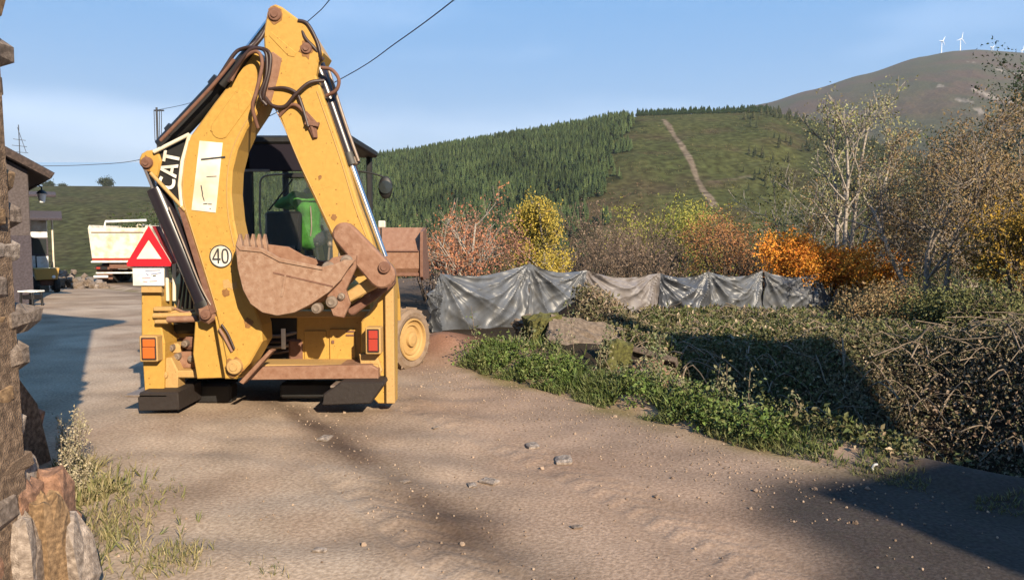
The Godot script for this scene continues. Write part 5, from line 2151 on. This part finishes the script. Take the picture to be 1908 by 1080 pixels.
func limb(s: Shape, p: Vector3, d: Vector3, length: float, r: float, level: int, tips: Array, o: Dictionary) -> void:
	var pts := [p]
	var rad := [r]
	var q := p
	var dir := d
	var seg := 4 if level > 0 else 3
	for k in seg:
		dir = (dir + Vector3(rng.randfn(), rng.randfn() * 0.6, rng.randfn()) * o.get("bend", 0.13) + Vector3(0, o.get("rise", 0.06), 0)).normalized()
		q += dir * length / seg
		pts.append(q)
		rad.append(maxf(lerpf(r, r * 0.45, (k + 1.0) / seg), o.get("thin", 0.004)))
		if level == 0 or k >= 1:
			tips.append([q, level, dir])
	s.tube(pts, rad, 6 if level > 1 else (5 if level == 1 else 4), false)
	if level <= 0:
		return
	var kids: int = o.get("kids", 4)
	for k in kids:
		var u := rng.randf_range(o.get("first", 0.3), 1.0)
		var i := mini(int(u * seg), seg - 1)
		var root: Vector3 = pts[i].lerp(pts[i + 1], u * seg - i)
		var ang := rng.randf() * TAU
		var side := dir.cross(Vector3(cos(ang), 0.3, sin(ang))).normalized()
		var nd: Vector3 = (dir * o.get("follow", 0.75) + side * rng.randf_range(0.5, 1.0)).normalized()
		limb(s, root, nd, length * o.get("klen", 1.0) * rng.randf_range(0.4, 0.65) * (1.15 - u * o.get("taper", 0.4)), rad[i] * 0.55, level - 1, tips, o)


func plant(called: String, label: String, category: String, base: Vector3, bark: String, o: Dictionary, cols: Array, group := "") -> Node3D:
	# stems grown from the foot, then leaves set round the twigs
	rng.seed = hash(label) + int(o.get("seed", 0))
	var t := thing(called, label, category, base, 0.0, group)
	var s := Shape.new()
	var tips := []
	var n: int = o.get("stems", 1)
	for k in n:
		var a := TAU * (k + rng.randf() * 0.6) / n
		var lean: float = o.get("lean", 0.1)
		var d := Vector3(cos(a) * lean, 1.0, sin(a) * lean).normalized()
		var foot: Vector3 = Vector3(cos(a), 0, sin(a)) * o.get("girth", 0.05) * (0.0 if n == 1 else 1.0)
		limb(s, foot, d, o.h * [1.0, 0.9, 0.86, 0.84][o.get("levels", 2)] * rng.randf_range(0.75, 1.0), o.r, o.get("levels", 2), tips, o)
	build("trunk" if category == "tree" else "stems", s, M[bark], t)
	var count: int = o.get("leaves", 1500)
	if count > 0:
		var places := []
		var tints := []
		var size: float = o.get("leaf", 0.06) * 1.45
		var spread: float = o.get("spread", 0.14)
		var fine := tips.filter(func(w): return w[1] <= o.get("leafy", 1) and w[0].y > o.get("from", 0.0))
		if fine.is_empty():
			fine = tips
		var clump := {}
		for k in count:
			var i := rng.randi() % fine.size()
			if not clump.has(i):
				clump[i] = mixed(cols, 0.3)
			var p: Vector3 = fine[i][0] + Vector3(rng.randfn(), rng.randfn(), rng.randfn()) * spread
			if p.y < 0.02:
				p.y = 0.02 + rng.randf() * 0.1
			places.append(Transform3D(spin(size * rng.randf_range(0.45, 1.25)), p))
			tints.append((clump[i] as Color).lerp(mixed(cols, 0.25), 0.5))
		scatter("crown" if category == "tree" else "leaves", leaf_mesh, M.leaf, places, tints, t)
	return t


func rooted(px: float, d: float, drop := 0.05) -> Vector3:
	var p := at(px, 540, d)
	p.y = gh(p.x, p.z) - drop
	return p


func tall(base: Vector3, py: float) -> float:
	return at(954, py, -base.z).y - base.y


func make_trees() -> void:
	var yellow := [Color(0.46, 0.33, 0.05), Color(0.34, 0.28, 0.05), Color(0.5, 0.36, 0.08), Color(0.27, 0.24, 0.06)]
	var orange := [Color(0.7, 0.22, 0.03), Color(0.74, 0.32, 0.04), Color(0.58, 0.17, 0.03), Color(0.74, 0.4, 0.06)]
	var rust := [Color(0.32, 0.14, 0.06), Color(0.38, 0.2, 0.08), Color(0.24, 0.12, 0.06)]
	var pink := [Color(0.36, 0.15, 0.08), Color(0.3, 0.12, 0.08), Color(0.4, 0.2, 0.1)]
	var mauve := [Color(0.2, 0.14, 0.11), Color(0.24, 0.17, 0.12), Color(0.16, 0.12, 0.085)]
	var lime := [Color(0.25, 0.25, 0.05), Color(0.19, 0.22, 0.05), Color(0.3, 0.26, 0.06)]
	var olive := [Color(0.13, 0.14, 0.05), Color(0.18, 0.17, 0.07), Color(0.1, 0.11, 0.04)]
	var brown := [Color(0.27, 0.17, 0.085), Color(0.2, 0.13, 0.07), Color(0.32, 0.22, 0.11), Color(0.18, 0.16, 0.075)]
	var b: Vector3
	# left of the yellow birch
	b = rooted(838, 15.5)
	plant("orange_shrub", "pale orange shrub showing above the sheet beside the loader bucket", "shrub", b, "bark_pale", {"h": tall(b, 425), "r": 0.022, "stems": 7, "lean": 0.35, "levels": 2, "thin": 0.005, "leaves": 1100, "leaf": 0.055, "spread": 0.12, "from": 0.5}, pink)
	b = rooted(873, 15.0)
	plant("bare_sapling", "bare pale-stemmed sapling between the pink and orange shrubs", "tree", b, "bark_pale", {"h": tall(b, 345), "r": 0.04, "stems": 1, "lean": 0.0, "levels": 2, "kids": 8, "bend": 0.05, "leaves": 180, "leaf": 0.06, "spread": 0.1}, pink)
	b = rooted(905, 16.8)
	plant("pink_shrub", "dusky pink twiggy shrub left of the yellow birch", "shrub", b, "bark_brown", {"h": tall(b, 392), "r": 0.02, "stems": 8, "lean": 0.22, "levels": 2, "thin": 0.006, "leaves": 900, "leaf": 0.055, "spread": 0.14, "from": 0.5}, [Color(0.34, 0.16, 0.1), Color(0.26, 0.13, 0.1), Color(0.3, 0.17, 0.12)])
	for q in [[850, 22.0, 410], [795, 19.0, 450]]:
		b = rooted(q[0], q[1])
		plant("brown_thicket", "brown leafless thicket behind the pale orange shrub" if q[0] == 850 else "low brown thicket just right of the loader bucket", "shrub", b, "bark_brown", {"h": tall(b, q[2]), "r": 0.02, "stems": 9, "lean": 0.4, "levels": 2, "thin": 0.006, "leaves": 600, "leaf": 0.06, "spread": 0.18}, mauve)
	# the yellow birch
	b = rooted(1000, 18.5)
	var t := plant("yellow_birch", "bushy birch in bright yellow autumn leaf behind the sheet", "tree", b, "bark_pale", {"h": tall(b, 335), "r": 0.06, "stems": 4, "lean": 0.05, "klen": 0.95, "taper": 0.95, "levels": 2, "kids": 9, "first": 0.12, "follow": 0.55, "leaves": 5200, "leaf": 0.062, "spread": 0.13, "leafy": 1, "from": 0.3}, yellow)
	t.scale.x = 0.85
	# brown scrub to its right
	for q in [[1100, 21.0, 425, "brown scrub right of the yellow birch, the tallest of its clump"], [1150, 23.0, 385, "mauve brown scrub below the heath slope, farther back"], [1195, 20.0, 440, "low mauve scrub behind the pale plastic panel"], [1060, 24.0, 455, "dull brown scrub right against the yellow birch"], [1240, 22.0, 430, "brown scrub at the foot of the lime green bush"], [1405, 21.0, 440, "dark brown scrub right of the rust coloured bush"]]:
		b = rooted(q[0], q[1])
		plant("brown_scrub", q[3], "shrub", b, "bark_brown", {"h": tall(b, q[2]), "r": 0.025, "stems": 11, "lean": 0.45, "levels": 2, "thin": 0.008, "leaves": 520, "leaf": 0.06, "spread": 0.2}, mauve if q[0] != 1405 else [Color(0.1, 0.08, 0.055), Color(0.14, 0.1, 0.065)])
	b = rooted(1272, 27.0)
	plant("lime_bush", "tall yellow-green bush below the earth track on the hill", "shrub", b, "bark_brown", {"h": tall(b, 362), "r": 0.04, "stems": 9, "lean": 0.35, "levels": 2, "leaves": 2600, "leaf": 0.09, "spread": 0.22}, lime)
	b = rooted(1350, 20.0)
	plant("rust_bush", "rust orange bush above the dark plastic panels", "shrub", b, "bark_brown", {"h": tall(b, 405), "r": 0.03, "stems": 11, "lean": 0.42, "levels": 2, "thin": 0.006, "leaves": 2000, "leaf": 0.06, "spread": 0.15}, rust)
	# bright orange bush
	for q in [[1490, 16.3, 448, "left lobe of the glowing orange bush at the fence's end"], [1606, 16.0, 444, "right lobe of the glowing orange bush beneath the tall birch"], [1545, 17.4, 450, "reddish middle of the glowing orange bushes behind the sheet"]]:
		b = rooted(q[0], q[1])
		plant("orange_bush", q[3], "shrub", b, "bark_brown", {"h": tall(b, q[2] + 12), "r": 0.025, "stems": 9, "lean": 0.4, "levels": 2, "leaves": 4600, "leaf": 0.062, "spread": 0.11, "from": 0.75}, orange)
	# tall open birch
	b = rooted(1572, 18.4)
	plant("tall_birch", "tall open birch with pale stems and few leaves", "tree", b, "bark_pale", {"h": tall(b, 168), "r": 0.06, "stems": 4, "lean": 0.045, "girth": 0.2, "klen": 0.62, "levels": 2, "thin": 0.009, "kids": 9, "first": 0.35, "bend": 0.06, "rise": 0.08, "follow": 1.0, "leaves": 1700, "leaf": 0.062, "spread": 0.14, "from": 1.6}, [Color(0.22, 0.25, 0.09), Color(0.3, 0.31, 0.13), Color(0.22, 0.16, 0.1), Color(0.38, 0.36, 0.2)])
	b = rooted(1505, 20.5)
	plant("thin_birch", "thin leaning birch just left of the tall open birch", "tree", b, "bark_pale", {"h": tall(b, 330), "r": 0.03, "stems": 3, "lean": 0.25, "levels": 2, "kids": 6, "thin": 0.007, "leaves": 700, "leaf": 0.07, "spread": 0.2}, olive)
	b = rooted(1640, 21.0)
	plant("olive_tree_crown", "olive brown tree filling the gap behind the tall birch", "tree", b, "bark_brown", {"h": tall(b, 370), "r": 0.05, "stems": 4, "lean": 0.3, "levels": 2, "kids": 7, "thin": 0.008, "leaves": 900, "leaf": 0.07, "spread": 0.24}, olive)
	# big brown tree at the right
	b = rooted(1740, 14.0)
	plant("brown_tree", "wide brown-leaved tree with a pale trunk right of the orange bush", "tree", b, "bark_grey", {"h": tall(b, 245) * 1.06, "r": 0.055, "stems": 3, "lean": 0.22, "girth": 0.1, "levels": 3, "kids": 6, "first": 0.3, "bend": 0.2, "thin": 0.006, "leaves": 5000, "leaf": 0.048, "spread": 0.14, "from": 0.8}, brown)
	b = rooted(1850, 15.5)
	plant("tangled_tree", "tangled twiggy tree with arching grey limbs near the right edge", "tree", b, "bark_grey", {"h": tall(b, 220) * 1.02, "r": 0.06, "stems": 4, "lean": 0.38, "girth": 0.15, "levels": 3, "kids": 6, "bend": 0.26, "thin": 0.006, "leaves": 4600, "leaf": 0.048, "spread": 0.16, "from": 0.9}, brown)
	b = rooted(1672, 18.5)
	plant("brown_sapling", "slim brown sapling between the orange bush and the wide brown tree", "tree", b, "bark_grey", {"h": tall(b, 400), "r": 0.03, "stems": 3, "lean": 0.2, "levels": 2, "kids": 7, "thin": 0.006, "leaves": 500, "leaf": 0.055, "spread": 0.16}, brown)
	b = rooted(1900, 12.8)
	plant("golden_tree", "golden leaved small tree at the right edge", "tree", b, "bark_brown", {"h": tall(b, 385), "r": 0.04, "stems": 5, "lean": 0.26, "levels": 2, "kids": 8, "leaves": 2600, "leaf": 0.055, "spread": 0.14, "from": 0.5}, [Color(0.32, 0.2, 0.03), Color(0.4, 0.24, 0.03), Color(0.22, 0.15, 0.03)])
	b = rooted(1905, 34.0)
	plant("dark_evergreen", "dark green evergreen rising behind the tangled tree", "tree", b, "bark_brown", {"h": tall(b, 215), "r": 0.12, "stems": 3, "lean": 0.16, "levels": 2, "kids": 9, "leaves": 6500, "leaf": 0.13, "spread": 0.36}, [Color(0.025, 0.05, 0.02), Color(0.035, 0.06, 0.03), Color(0.02, 0.035, 0.015)])
	# backing scrub that closes the gaps low down
	for q in [[1470, 24.0, 420], [1560, 25.0, 400], [1690, 19.0, 430], [1790, 18.0, 380], [1880, 18.0, 430], [1600, 15.2, 560], [1660, 13.6, 545], [1735, 12.4, 560], [1830, 11.6, 545], [1620, 13.2, 575]]:
		b = rooted(q[0], q[1])
		plant("olive_scrub", "olive scrub in the thicket " + {1470: "left of the tall birch, far back", 1560: "directly behind the tall birch's stems", 1690: "behind the slim brown sapling", 1790: "between the two tangled brown trees", 1880: "behind the golden tree", 1600: "at the plastic fence's right end", 1660: "under the slim brown sapling", 1735: "round the wide brown tree's foot", 1830: "before the tangled tree's foot", 1620: "lowest one, nearest the fence's right end"}[q[0]], "shrub", b, "twig", {"h": tall(b, q[2]), "r": 0.018, "stems": 12, "lean": 0.5, "levels": 2, "leaves": 1100, "leaf": 0.055, "spread": 0.17}, olive if q[0] % 4 else brown)
	# trees and bushes of the far left ridge
	for q in [[198, 349, 325, 620.0, "round tree alone on the far left ridge"], [90, 349, 330, 640.0, "small round tree at the left end of the far ridge"], [116, 350, 340, 650.0, "low bush beside the small round tree on the far ridge"]]:
		var foot := at(q[0], q[1] + 4, 758.0)
		plant("ridge_tree", q[4], "tree", foot, "bark_brown", {"h": (q[1] - q[2]) * 758.0 / FOCAL * 0.72, "r": 0.4, "stems": 5, "lean": 0.4, "levels": 1, "kids": 7, "leaves": 900, "leaf": 1.3, "spread": 1.3}, [Color(0.03, 0.04, 0.02), Color(0.04, 0.05, 0.025)])
	b = rooted(285, 38.0)
	plant("far_shrub", "dark green shrub showing above the tipper truck", "shrub", b, "bark_brown", {"h": tall(b, 405), "r": 0.05, "stems": 8, "lean": 0.4, "levels": 2, "leaves": 2200, "leaf": 0.14, "spread": 0.3}, [Color(0.04, 0.06, 0.025), Color(0.06, 0.08, 0.03)])


func make_pines() -> void:
	rng.seed = 31
	# one pine shape in three variants, drawn together as the wood; those on the skyline stand singly
	var shapes := []
	for k in 3:
		var s := Shape.new()
		s.tube([Vector3.ZERO, Vector3(0, 0.3, 0)], [0.025, 0.02], 5)
		for l in 6:
			var y := 0.14 + l * 0.14
			var r := (0.25 - l * 0.036) * rng.randf_range(0.85, 1.15)
			for a in 9:
				var t0 := TAU * a / 9.0 + l
				var t1 := TAU * (a + 1) / 9.0 + l
				var r0 := r * (1.0 if a % 2 == 0 else 0.66)
				var r1 := r * (0.66 if a % 2 == 0 else 1.0)
				s.flat(Vector3(0, y + 0.24, 0), Vector3(cos(t0) * r0, y - 0.03 * r0, sin(t0) * r0), Vector3(cos(t1) * r1, y, sin(t1) * r1), Vector3(cos(t0), 0.5, sin(t0)))
		shapes.append(s)
	var lists := [[], [], []]
	var tints := [[], [], []]
	var skyline := []
	for k in 48000:
		var px := rng.randf_range(340, 1180)
		var t := rng.randf_range(0.02, 1.04)
		if rng.randf() > 0.3 + 0.7 * t:
			continue
		var p := hill_point(pine_ridge, px, t, 210.0, 820.0, 7.0)
		if rng.randf() > forest_edge(p) or n_mid.get_noise_2d(p.x * 2.2 + 300.0, p.z * 2.2) < -0.22:
			continue
		var h := rng.randf_range(4.5, 11.0)
		var b := Basis(Vector3.UP, rng.randf() * TAU).scaled(Vector3(1, 0, 1) * h * rng.randf_range(0.7, 1.15) + Vector3(0, h, 0))
		var j := rng.randi() % 3
		var a := n_big.get_noise_2d(p.x * 0.8, p.z * 0.8)
		lists[j].append(Transform3D(b, p - Vector3(0, 0.4, 0)))
		tints[j].append(mixed([Color(0.042, 0.062, 0.025), Color(0.06, 0.08, 0.032), Color(0.03, 0.046, 0.022)], 0.3) * (1.0 + 0.5 * a))
	var w := thing("pine_wood", "dense pine wood covering the hillside behind the backhoe", "pine wood")
	w.set_meta("kind", "stuff")
	for j in 3:
		scatter("pines", shapes[j].mesh(), M.needles, lists[j], tints[j], w)
	# skyline pines
	var proto := thing("skyline_pine", "single dark pine standing out against the sky along the wooded ridge", "tree", Vector3.ZERO, 0.0, "pines along the wooded ridge line")
	var m := Shape.new()
	m.coloured = true
	m.tint = Color(0.025, 0.04, 0.018)
	m.v = shapes[0].v
	m.n = shapes[0].n
	for i in m.v.size():
		m.c.append(m.tint)
	build("crown", m, M.needles, proto)
	m = Shape.new()
	m.tube([Vector3(0, -0.1, 0), Vector3(0, 0.4, 0)], [0.03, 0.02], 5)
	build("trunk", m, M.bark_brown, proto)
	var px := 664.0
	var first := true
	while px < 1440.0:
		var on_top: bool = px > 1178.0
		var p := at(px, along(pine_ridge, px) + rng.randf_range(0.5, 3.0), 812.0)
		var h := rng.randf_range(7.5, 13.5) if not on_top else rng.randf_range(6.0, 9.5)
		if px > 1145.0 and not on_top:
			h *= 0.5
		if first:
			proto.position = p
			proto.scale = Vector3.ONE * h
			first = false
		else:
			var c := copy_of(proto, p, rng.randf() * TAU, h)
			if on_top:
				c.set_meta("label", "single pine in the dark strip of wood on the bare hill's summit")
				c.set_meta("group", "pines on the bare hill's summit")
				c.scale.x *= 1.6
				c.scale.z *= 1.6
		px += rng.randf_range(5.0, 13.0) if not on_top else rng.randf_range(1.8, 3.8)
	# heath and bracken that roughen the open slope
	var tufts := []
	var heath := []
	for k in 16000:
		var q := rng.randf_range(1090, 1760)
		var p := hill_point(pine_ridge, q, rng.randf_range(0.02, 0.99), 210.0, 820.0, 7.0)
		var v := n_big.get_noise_2d(p.x * 1.3, p.z * 1.3) + 0.6 * n_mid.get_noise_2d(p.x * 2.0, p.z * 2.0)
		var brown_here := sm(1260.0, 1180.0, q) * sm(640.0, 420.0, -p.z)
		if v < 0.12 - 0.4 * brown_here or stroke(p, strokes.track) < 5.0:
			continue
		tufts.append(Transform3D(spin(rng.randf_range(0.5, 1.7)), p))
		heath.append(mixed([Color(0.11, 0.12, 0.045), Color(0.08, 0.09, 0.035), Color(0.14, 0.125, 0.06)], 0.3).lerp(mixed([Color(0.17, 0.105, 0.07), Color(0.13, 0.09, 0.06)], 0.3), clampf(brown_here + 0.2, 0.0, 0.9)))
	var hs := scatter("hillside_heath", leaf_mesh, M.needles, tufts, heath)
	tag(hs, "brown and green heath tufts on the open slope beside the track", "heath")
	# scattered conifers on the darker slope under the mountain
	var dots := []
	var cols := []
	for k in 900:
		var q := rng.randf_range(1380, 1800)
		var p := hill_point(pine_ridge, q, rng.randf_range(0.45, 1.0), 210.0, 820.0, 7.0)
		if n_big.get_noise_2d(p.x * 0.9, p.z * 0.9) < 0.08:
			continue
		dots.append(Transform3D(Basis(Vector3.UP, rng.randf() * TAU).scaled(Vector3.ONE * rng.randf_range(4.0, 9.0)), p))
		cols.append(mixed([Color(0.035, 0.045, 0.024), Color(0.06, 0.06, 0.03)], 0.3))
	var far := scatter("far_conifers", shapes[1].mesh(), M.needles, dots, cols)
	tag(far, "scattered dark conifers on the slope under the mountain", "conifers")


func verge_at(t: float, s: float) -> Vector2:
	# along the verge (t metres from its far end) and across it (s metres away from the track)
	return Vector2(-0.66 + 0.587 * t + 0.81 * s, 8.97 - 0.81 * t + 0.587 * s)


func make_undergrowth() -> void:
	rng.seed = 41
	var g := [Color(0.085, 0.135, 0.03), Color(0.12, 0.17, 0.042), Color(0.065, 0.095, 0.03), Color(0.16, 0.17, 0.065)]
	var dull := [Color(0.12, 0.13, 0.05), Color(0.18, 0.16, 0.075), Color(0.09, 0.1, 0.04)]
	var places := []
	var tints := []
	# green verge
	for k in 8000:
		var t := rng.randf_range(-0.3, 6.6)
		var s := absf(rng.randfn(0.3, 0.28)) * lerpf(1.0, 0.5, sm(2.0, 4.2, t)) - 0.08 * n_big.get_noise_1d(t * 60.0)
		if n_mid.get_noise_2d(t * 70.0, s * 70.0) < -0.12 or (t > 3.6 and rng.randf() < 0.55):
			continue
		var q := verge_at(t, s + 0.1 * n_big.get_noise_1d(t * 30.0))
		var low := sm(4.0, 5.4, t)
		var h := rng.randf_range(0.05, 0.14) * (1.0 - 0.6 * low) * (0.65 + 0.5 * sm(0.0, 0.3, s))
		places.append(Transform3D(Basis.from_euler(Vector3(rng.randfn() * 0.3, rng.randf() * TAU, rng.randfn() * 0.3)).scaled(Vector3(h * 1.2, h, h * 1.2)), Vector3(q.x, gh(q.x, -q.y) - 0.005, -q.y)))
		tints.append(mixed(g, 0.25).lerp(mixed(dull, 0.2), clampf(0.15 + low * 0.8 + 0.5 * n_mid.get_noise_2d(q.x * 40.0, q.y * 40.0) + (0.4 if s < 0.12 else 0.0), 0.0, 1.0)))
	scatter("verge_grass", blade_mesh, M.grass, places, tints)
	# broad leaved weeds in the verge
	places = []
	tints = []
	for k in 3400:
		var t := rng.randf_range(-0.2, 5.0)
		var s := absf(rng.randfn(0.42, 0.25)) * lerpf(1.0, 0.5, sm(2.0, 4.2, t))
		if n_mid.get_noise_2d(t * 50.0 + 90.0, s * 50.0) < 0.0 or t > 4.3:
			continue
		var q := verge_at(t, s)
		if in_rubble(q.x, q.y):
			continue
		var y := gh(q.x, -q.y) + rng.randf_range(0.02, 0.2)
		places.append(Transform3D(spin(rng.randf_range(0.025, 0.08), 0.8), Vector3(q.x, y, -q.y)))
		tints.append(mixed(g, 0.3))
	scatter("verge_weeds", leaf_mesh, M.leaf, places, tints)
	# taller grey-green weeds over the rubble
	places = []
	tints = []
	var stalks := Shape.new()
	for k in 190:
		var t := rng.randf_range(-0.4, 4.6)
		var s := rng.randf_range(0.45, 1.5)
		var q := verge_at(t, s)
		var foot := Vector3(q.x, gh(q.x, -q.y), -q.y)
		if in_rubble(q.x, q.y) and rng.randf() < 0.93:
			continue
		var h := rng.randf_range(0.2, 0.62) * (1.0 - 0.25 * sm(2.5, 4.5, t))
		var top := foot + Vector3(rng.randfn() * 0.09, h, rng.randfn() * 0.09)
		stalks.tube([foot, foot.lerp(top, 0.5) + Vector3(rng.randfn() * 0.02, 0, 0), top], [0.005, 0.004, 0.002], 4, false)
		for l in 24:
			var u := rng.randf()
			places.append(Transform3D(spin(rng.randf_range(0.025, 0.065), 0.8), foot.lerp(top, u) + Vector3(rng.randfn(), rng.randfn() * 0.5, rng.randfn()) * 0.035))
			tints.append(mixed([Color(0.13, 0.15, 0.08), Color(0.2, 0.19, 0.11), Color(0.09, 0.12, 0.05), Color(0.25, 0.22, 0.13)], 0.25))
	var w := thing("tall_weeds", "grey-green tall weeds growing through the rubble beside the track", "weeds")
	w.set_meta("kind", "stuff")
	build("stems", stalks, M.twig, w).set_meta("kind", "stuff")
	scatter("leaves", leaf_mesh, M.leaf, places, tints, w)
	rng.seed = 21
	make_brambles()
	rng.seed = 22
	make_left_weeds()


func in_rubble(x: float, d: float) -> bool:
	var c := Geometry2D.get_closest_point_to_segment(Vector2(x, d), Vector2(0.1, 9.9), Vector2(1.45, 8.1))
	return c.distance_to(Vector2(x, d)) < 0.62


func bramble_top(x: float, d: float) -> float:
	# height of the bramble cover above the sea of the hollow
	var y := -9.0
	if x < 0.7 or d > 15.4:
		return y
	var g := gh(x, -d)
	y = g + 0.1
	var lat := x * 0.887 + d * 0.462
	y = maxf(y, g + 0.35 * sm(8.8, 10.4, lat) * (1.0 - sm(10.2, 11.5, d) * (1.0 - sm(6.5, 8.0, x))))
	y = maxf(y, g + 0.12 * sm(10.6, 11.6, d) * sm(1.6, 2.6, x))
	return y + 0.12 * n_big.get_noise_2d(x * 16.0, d * 16.0) + 0.08 * n_mid.get_noise_2d(x * 34.0, d * 34.0)


func make_brambles() -> void:
	var places := []
	var tints := []
	var olive := [Color(0.08, 0.1, 0.032), Color(0.12, 0.128, 0.05), Color(0.17, 0.14, 0.075), Color(0.06, 0.075, 0.026)]
	var mauve := [Color(0.2, 0.13, 0.09), Color(0.28, 0.2, 0.145), Color(0.09, 0.09, 0.045), Color(0.34, 0.26, 0.2), Color(0.12, 0.12, 0.055)]
	for k in 145000:
		var d := rng.randf_range(4.6, 15.4)
		var x := rng.randf_range(0.9, 0.86 * d + 2.0)
		var s := (x + 0.66) * 0.81 + (d - 8.97) * 0.587
		if s < lerpf(0.75, 0.32, sm(3.0, 4.5, (x + 0.66) * 0.587 - (d - 8.97) * 0.81)) or in_rubble(x, d):
			continue
		var g := gh(x, -d)
		var top := bramble_top(x, d)
		if top < g + 0.05:
			continue
		var y := maxf(g + 0.02, top + 0.05 - absf(rng.randfn()) * 0.14)
		places.append(Transform3D(spin((0.022 + 0.075 * rng.randf() ** 2.0) * (0.7 + d * 0.04)), Vector3(x, y, -d)))
		var c := mixed(olive, 0.35)
		var right := sm(3.6, 5.0, x) * (1.0 - sm(9.0, 12.0, d)) + exp(-((x - 1.15) ** 2 / 0.6 + (d - 10.9) ** 2 / 0.5))
		if rng.randf() < 0.07:
			c = mixed([Color(0.4, 0.32, 0.22), Color(0.3, 0.22, 0.14)], 0.25)
		c = c.lerp(mixed(mauve, 0.3), clampf(right + 0.5 * n_mid.get_noise_2d(x * 25.0, d * 25.0), 0.0, 1.0))
		if g < -0.6:  # leaves deep in the hollow tinted darker, its shade put into their colour
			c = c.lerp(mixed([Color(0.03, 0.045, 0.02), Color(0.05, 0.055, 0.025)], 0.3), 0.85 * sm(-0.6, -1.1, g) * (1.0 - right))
		tints.append(c)
	var b := thing("bramble_bank", "brambles and dry leaves filling the hollow and bank right of the track", "brambles")
	b.set_meta("kind", "stuff")
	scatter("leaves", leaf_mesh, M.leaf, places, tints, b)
	# arching canes
	var s := Shape.new()
	for k in 2100:
		var d := rng.randf_range(5.2, 14.5)
		var x := rng.randf_range(1.6, 0.84 * d + 1.6)
		if (x + 0.66) * 0.81 + (d - 8.97) * 0.587 < 1.0:
			continue
		var top := bramble_top(x, d)
		if top < gh(x, -d) + 0.08:
			continue
		var a := rng.randf() * TAU
		var l := rng.randf_range(0.25, 0.75)
		var p := Vector3(x, top - 0.15, -d)
		var e := Vector3(cos(a), 0, sin(a))
		var r := rng.randf_range(0.005, 0.012)
		s.tube(smooth_line([p, p + e * l * 0.4 + Vector3(0, 0.12 + 0.16 * rng.randf(), 0), p + e * l + Vector3(0, 0.12 * rng.randfn(), 0)], 3), [r], 4, false)
	build("canes", s, M.twig, b).set_meta("kind", "stuff")
	# the heap of cut sticks at the right edge
	var t := thing("stick_heap", "heap of cut tan sticks lying on the brambles at the right edge", "stick heap", Vector3(6.6, 0, -10.4))
	for k in 26:
		var p := at(rng.randf_range(1760, 1960), rng.randf_range(645, 715), 10.4)
		p.y = bramble_top(p.x, -p.z + rng.randf_range(-0.7, 0.7)) + rng.randf_range(0.02, 0.2)
		p.z += rng.randf_range(-0.7, 0.7)
		var e := Vector3(rng.randf_range(0.5, 1.0), rng.randfn() * 0.16, rng.randfn() * 0.4).normalized() * rng.randf_range(0.35, 0.8)
		var st := Shape.new()
		st.tube([p - e * 0.5, p + Vector3(0, 0.03 * rng.randfn(), 0), p + e * 0.5], [0.009, 0.008, 0.004], 5)
		build("stick", st, M.twig, t, Vector3(6.6, 0, -10.4))


func make_left_weeds() -> void:
	var places := []
	var tints := []
	var cols := [Color(0.17, 0.155, 0.06), Color(0.24, 0.2, 0.1), Color(0.12, 0.13, 0.045), Color(0.3, 0.24, 0.14)]
	for q in [[160, 925, 0.13, 330, 0.12], [200, 975, 0.2, 260, 0.07], [185, 1020, 0.15, 180, 0.08], [322, 1045, 0.1, 200, 0.06], [140, 880, 0.08, 110, 0.13], [240, 920, 0.2, 110, 0.045], [500, 1070, 0.1, 40, 0.035], [215, 870, 0.18, 50, 0.04]]:
		var c := on_ground(q[0], q[1])
		for k in q[3]:
			var x: float = c.x + rng.randfn() * q[2] * 0.8
			var z: float = c.z + rng.randfn() * q[2]
			var h: float = q[4] * rng.randf_range(0.35, 1.05)
			places.append(Transform3D(Basis.from_euler(Vector3(rng.randfn() * 0.35, rng.randf() * TAU, rng.randfn() * 0.35)).scaled(Vector3(h, h, h)), Vector3(x, gh(x, z), z)))
			tints.append(mixed(cols, 0.25))
	scatter("roadside_grass", blade_mesh, M.grass, places, tints)
	# dry stalks that stand before the wall's shade
	places = []
	tints = []
	var s := Shape.new()
	for k in 34:
		var f := on_ground(rng.randf_range(118, 152), rng.randf_range(860, 950))
		var h := rng.randf_range(0.15, 0.5)
		var top := f + Vector3(rng.randfn() * 0.03, h, rng.randfn() * 0.03)
		s.tube([f, top], [0.0035, 0.0015], 4, false)
		for l in 22:
			places.append(Transform3D(spin(rng.randf_range(0.012, 0.03)), f.lerp(top, rng.randf_range(0.3, 1.0)) + Vector3(rng.randfn(), rng.randfn(), rng.randfn()) * 0.012))
			tints.append(mixed([Color(0.4, 0.34, 0.24), Color(0.28, 0.25, 0.15)], 0.3))
	var w := thing("dry_stalks", "pale dry weed stalks standing at the foot of the stone wall", "weeds")
	w.set_meta("kind", "stuff")
	build("stems", s, M.twig, w).set_meta("kind", "stuff")
	scatter("leaves", leaf_mesh, M.leaf, places, tints, w)
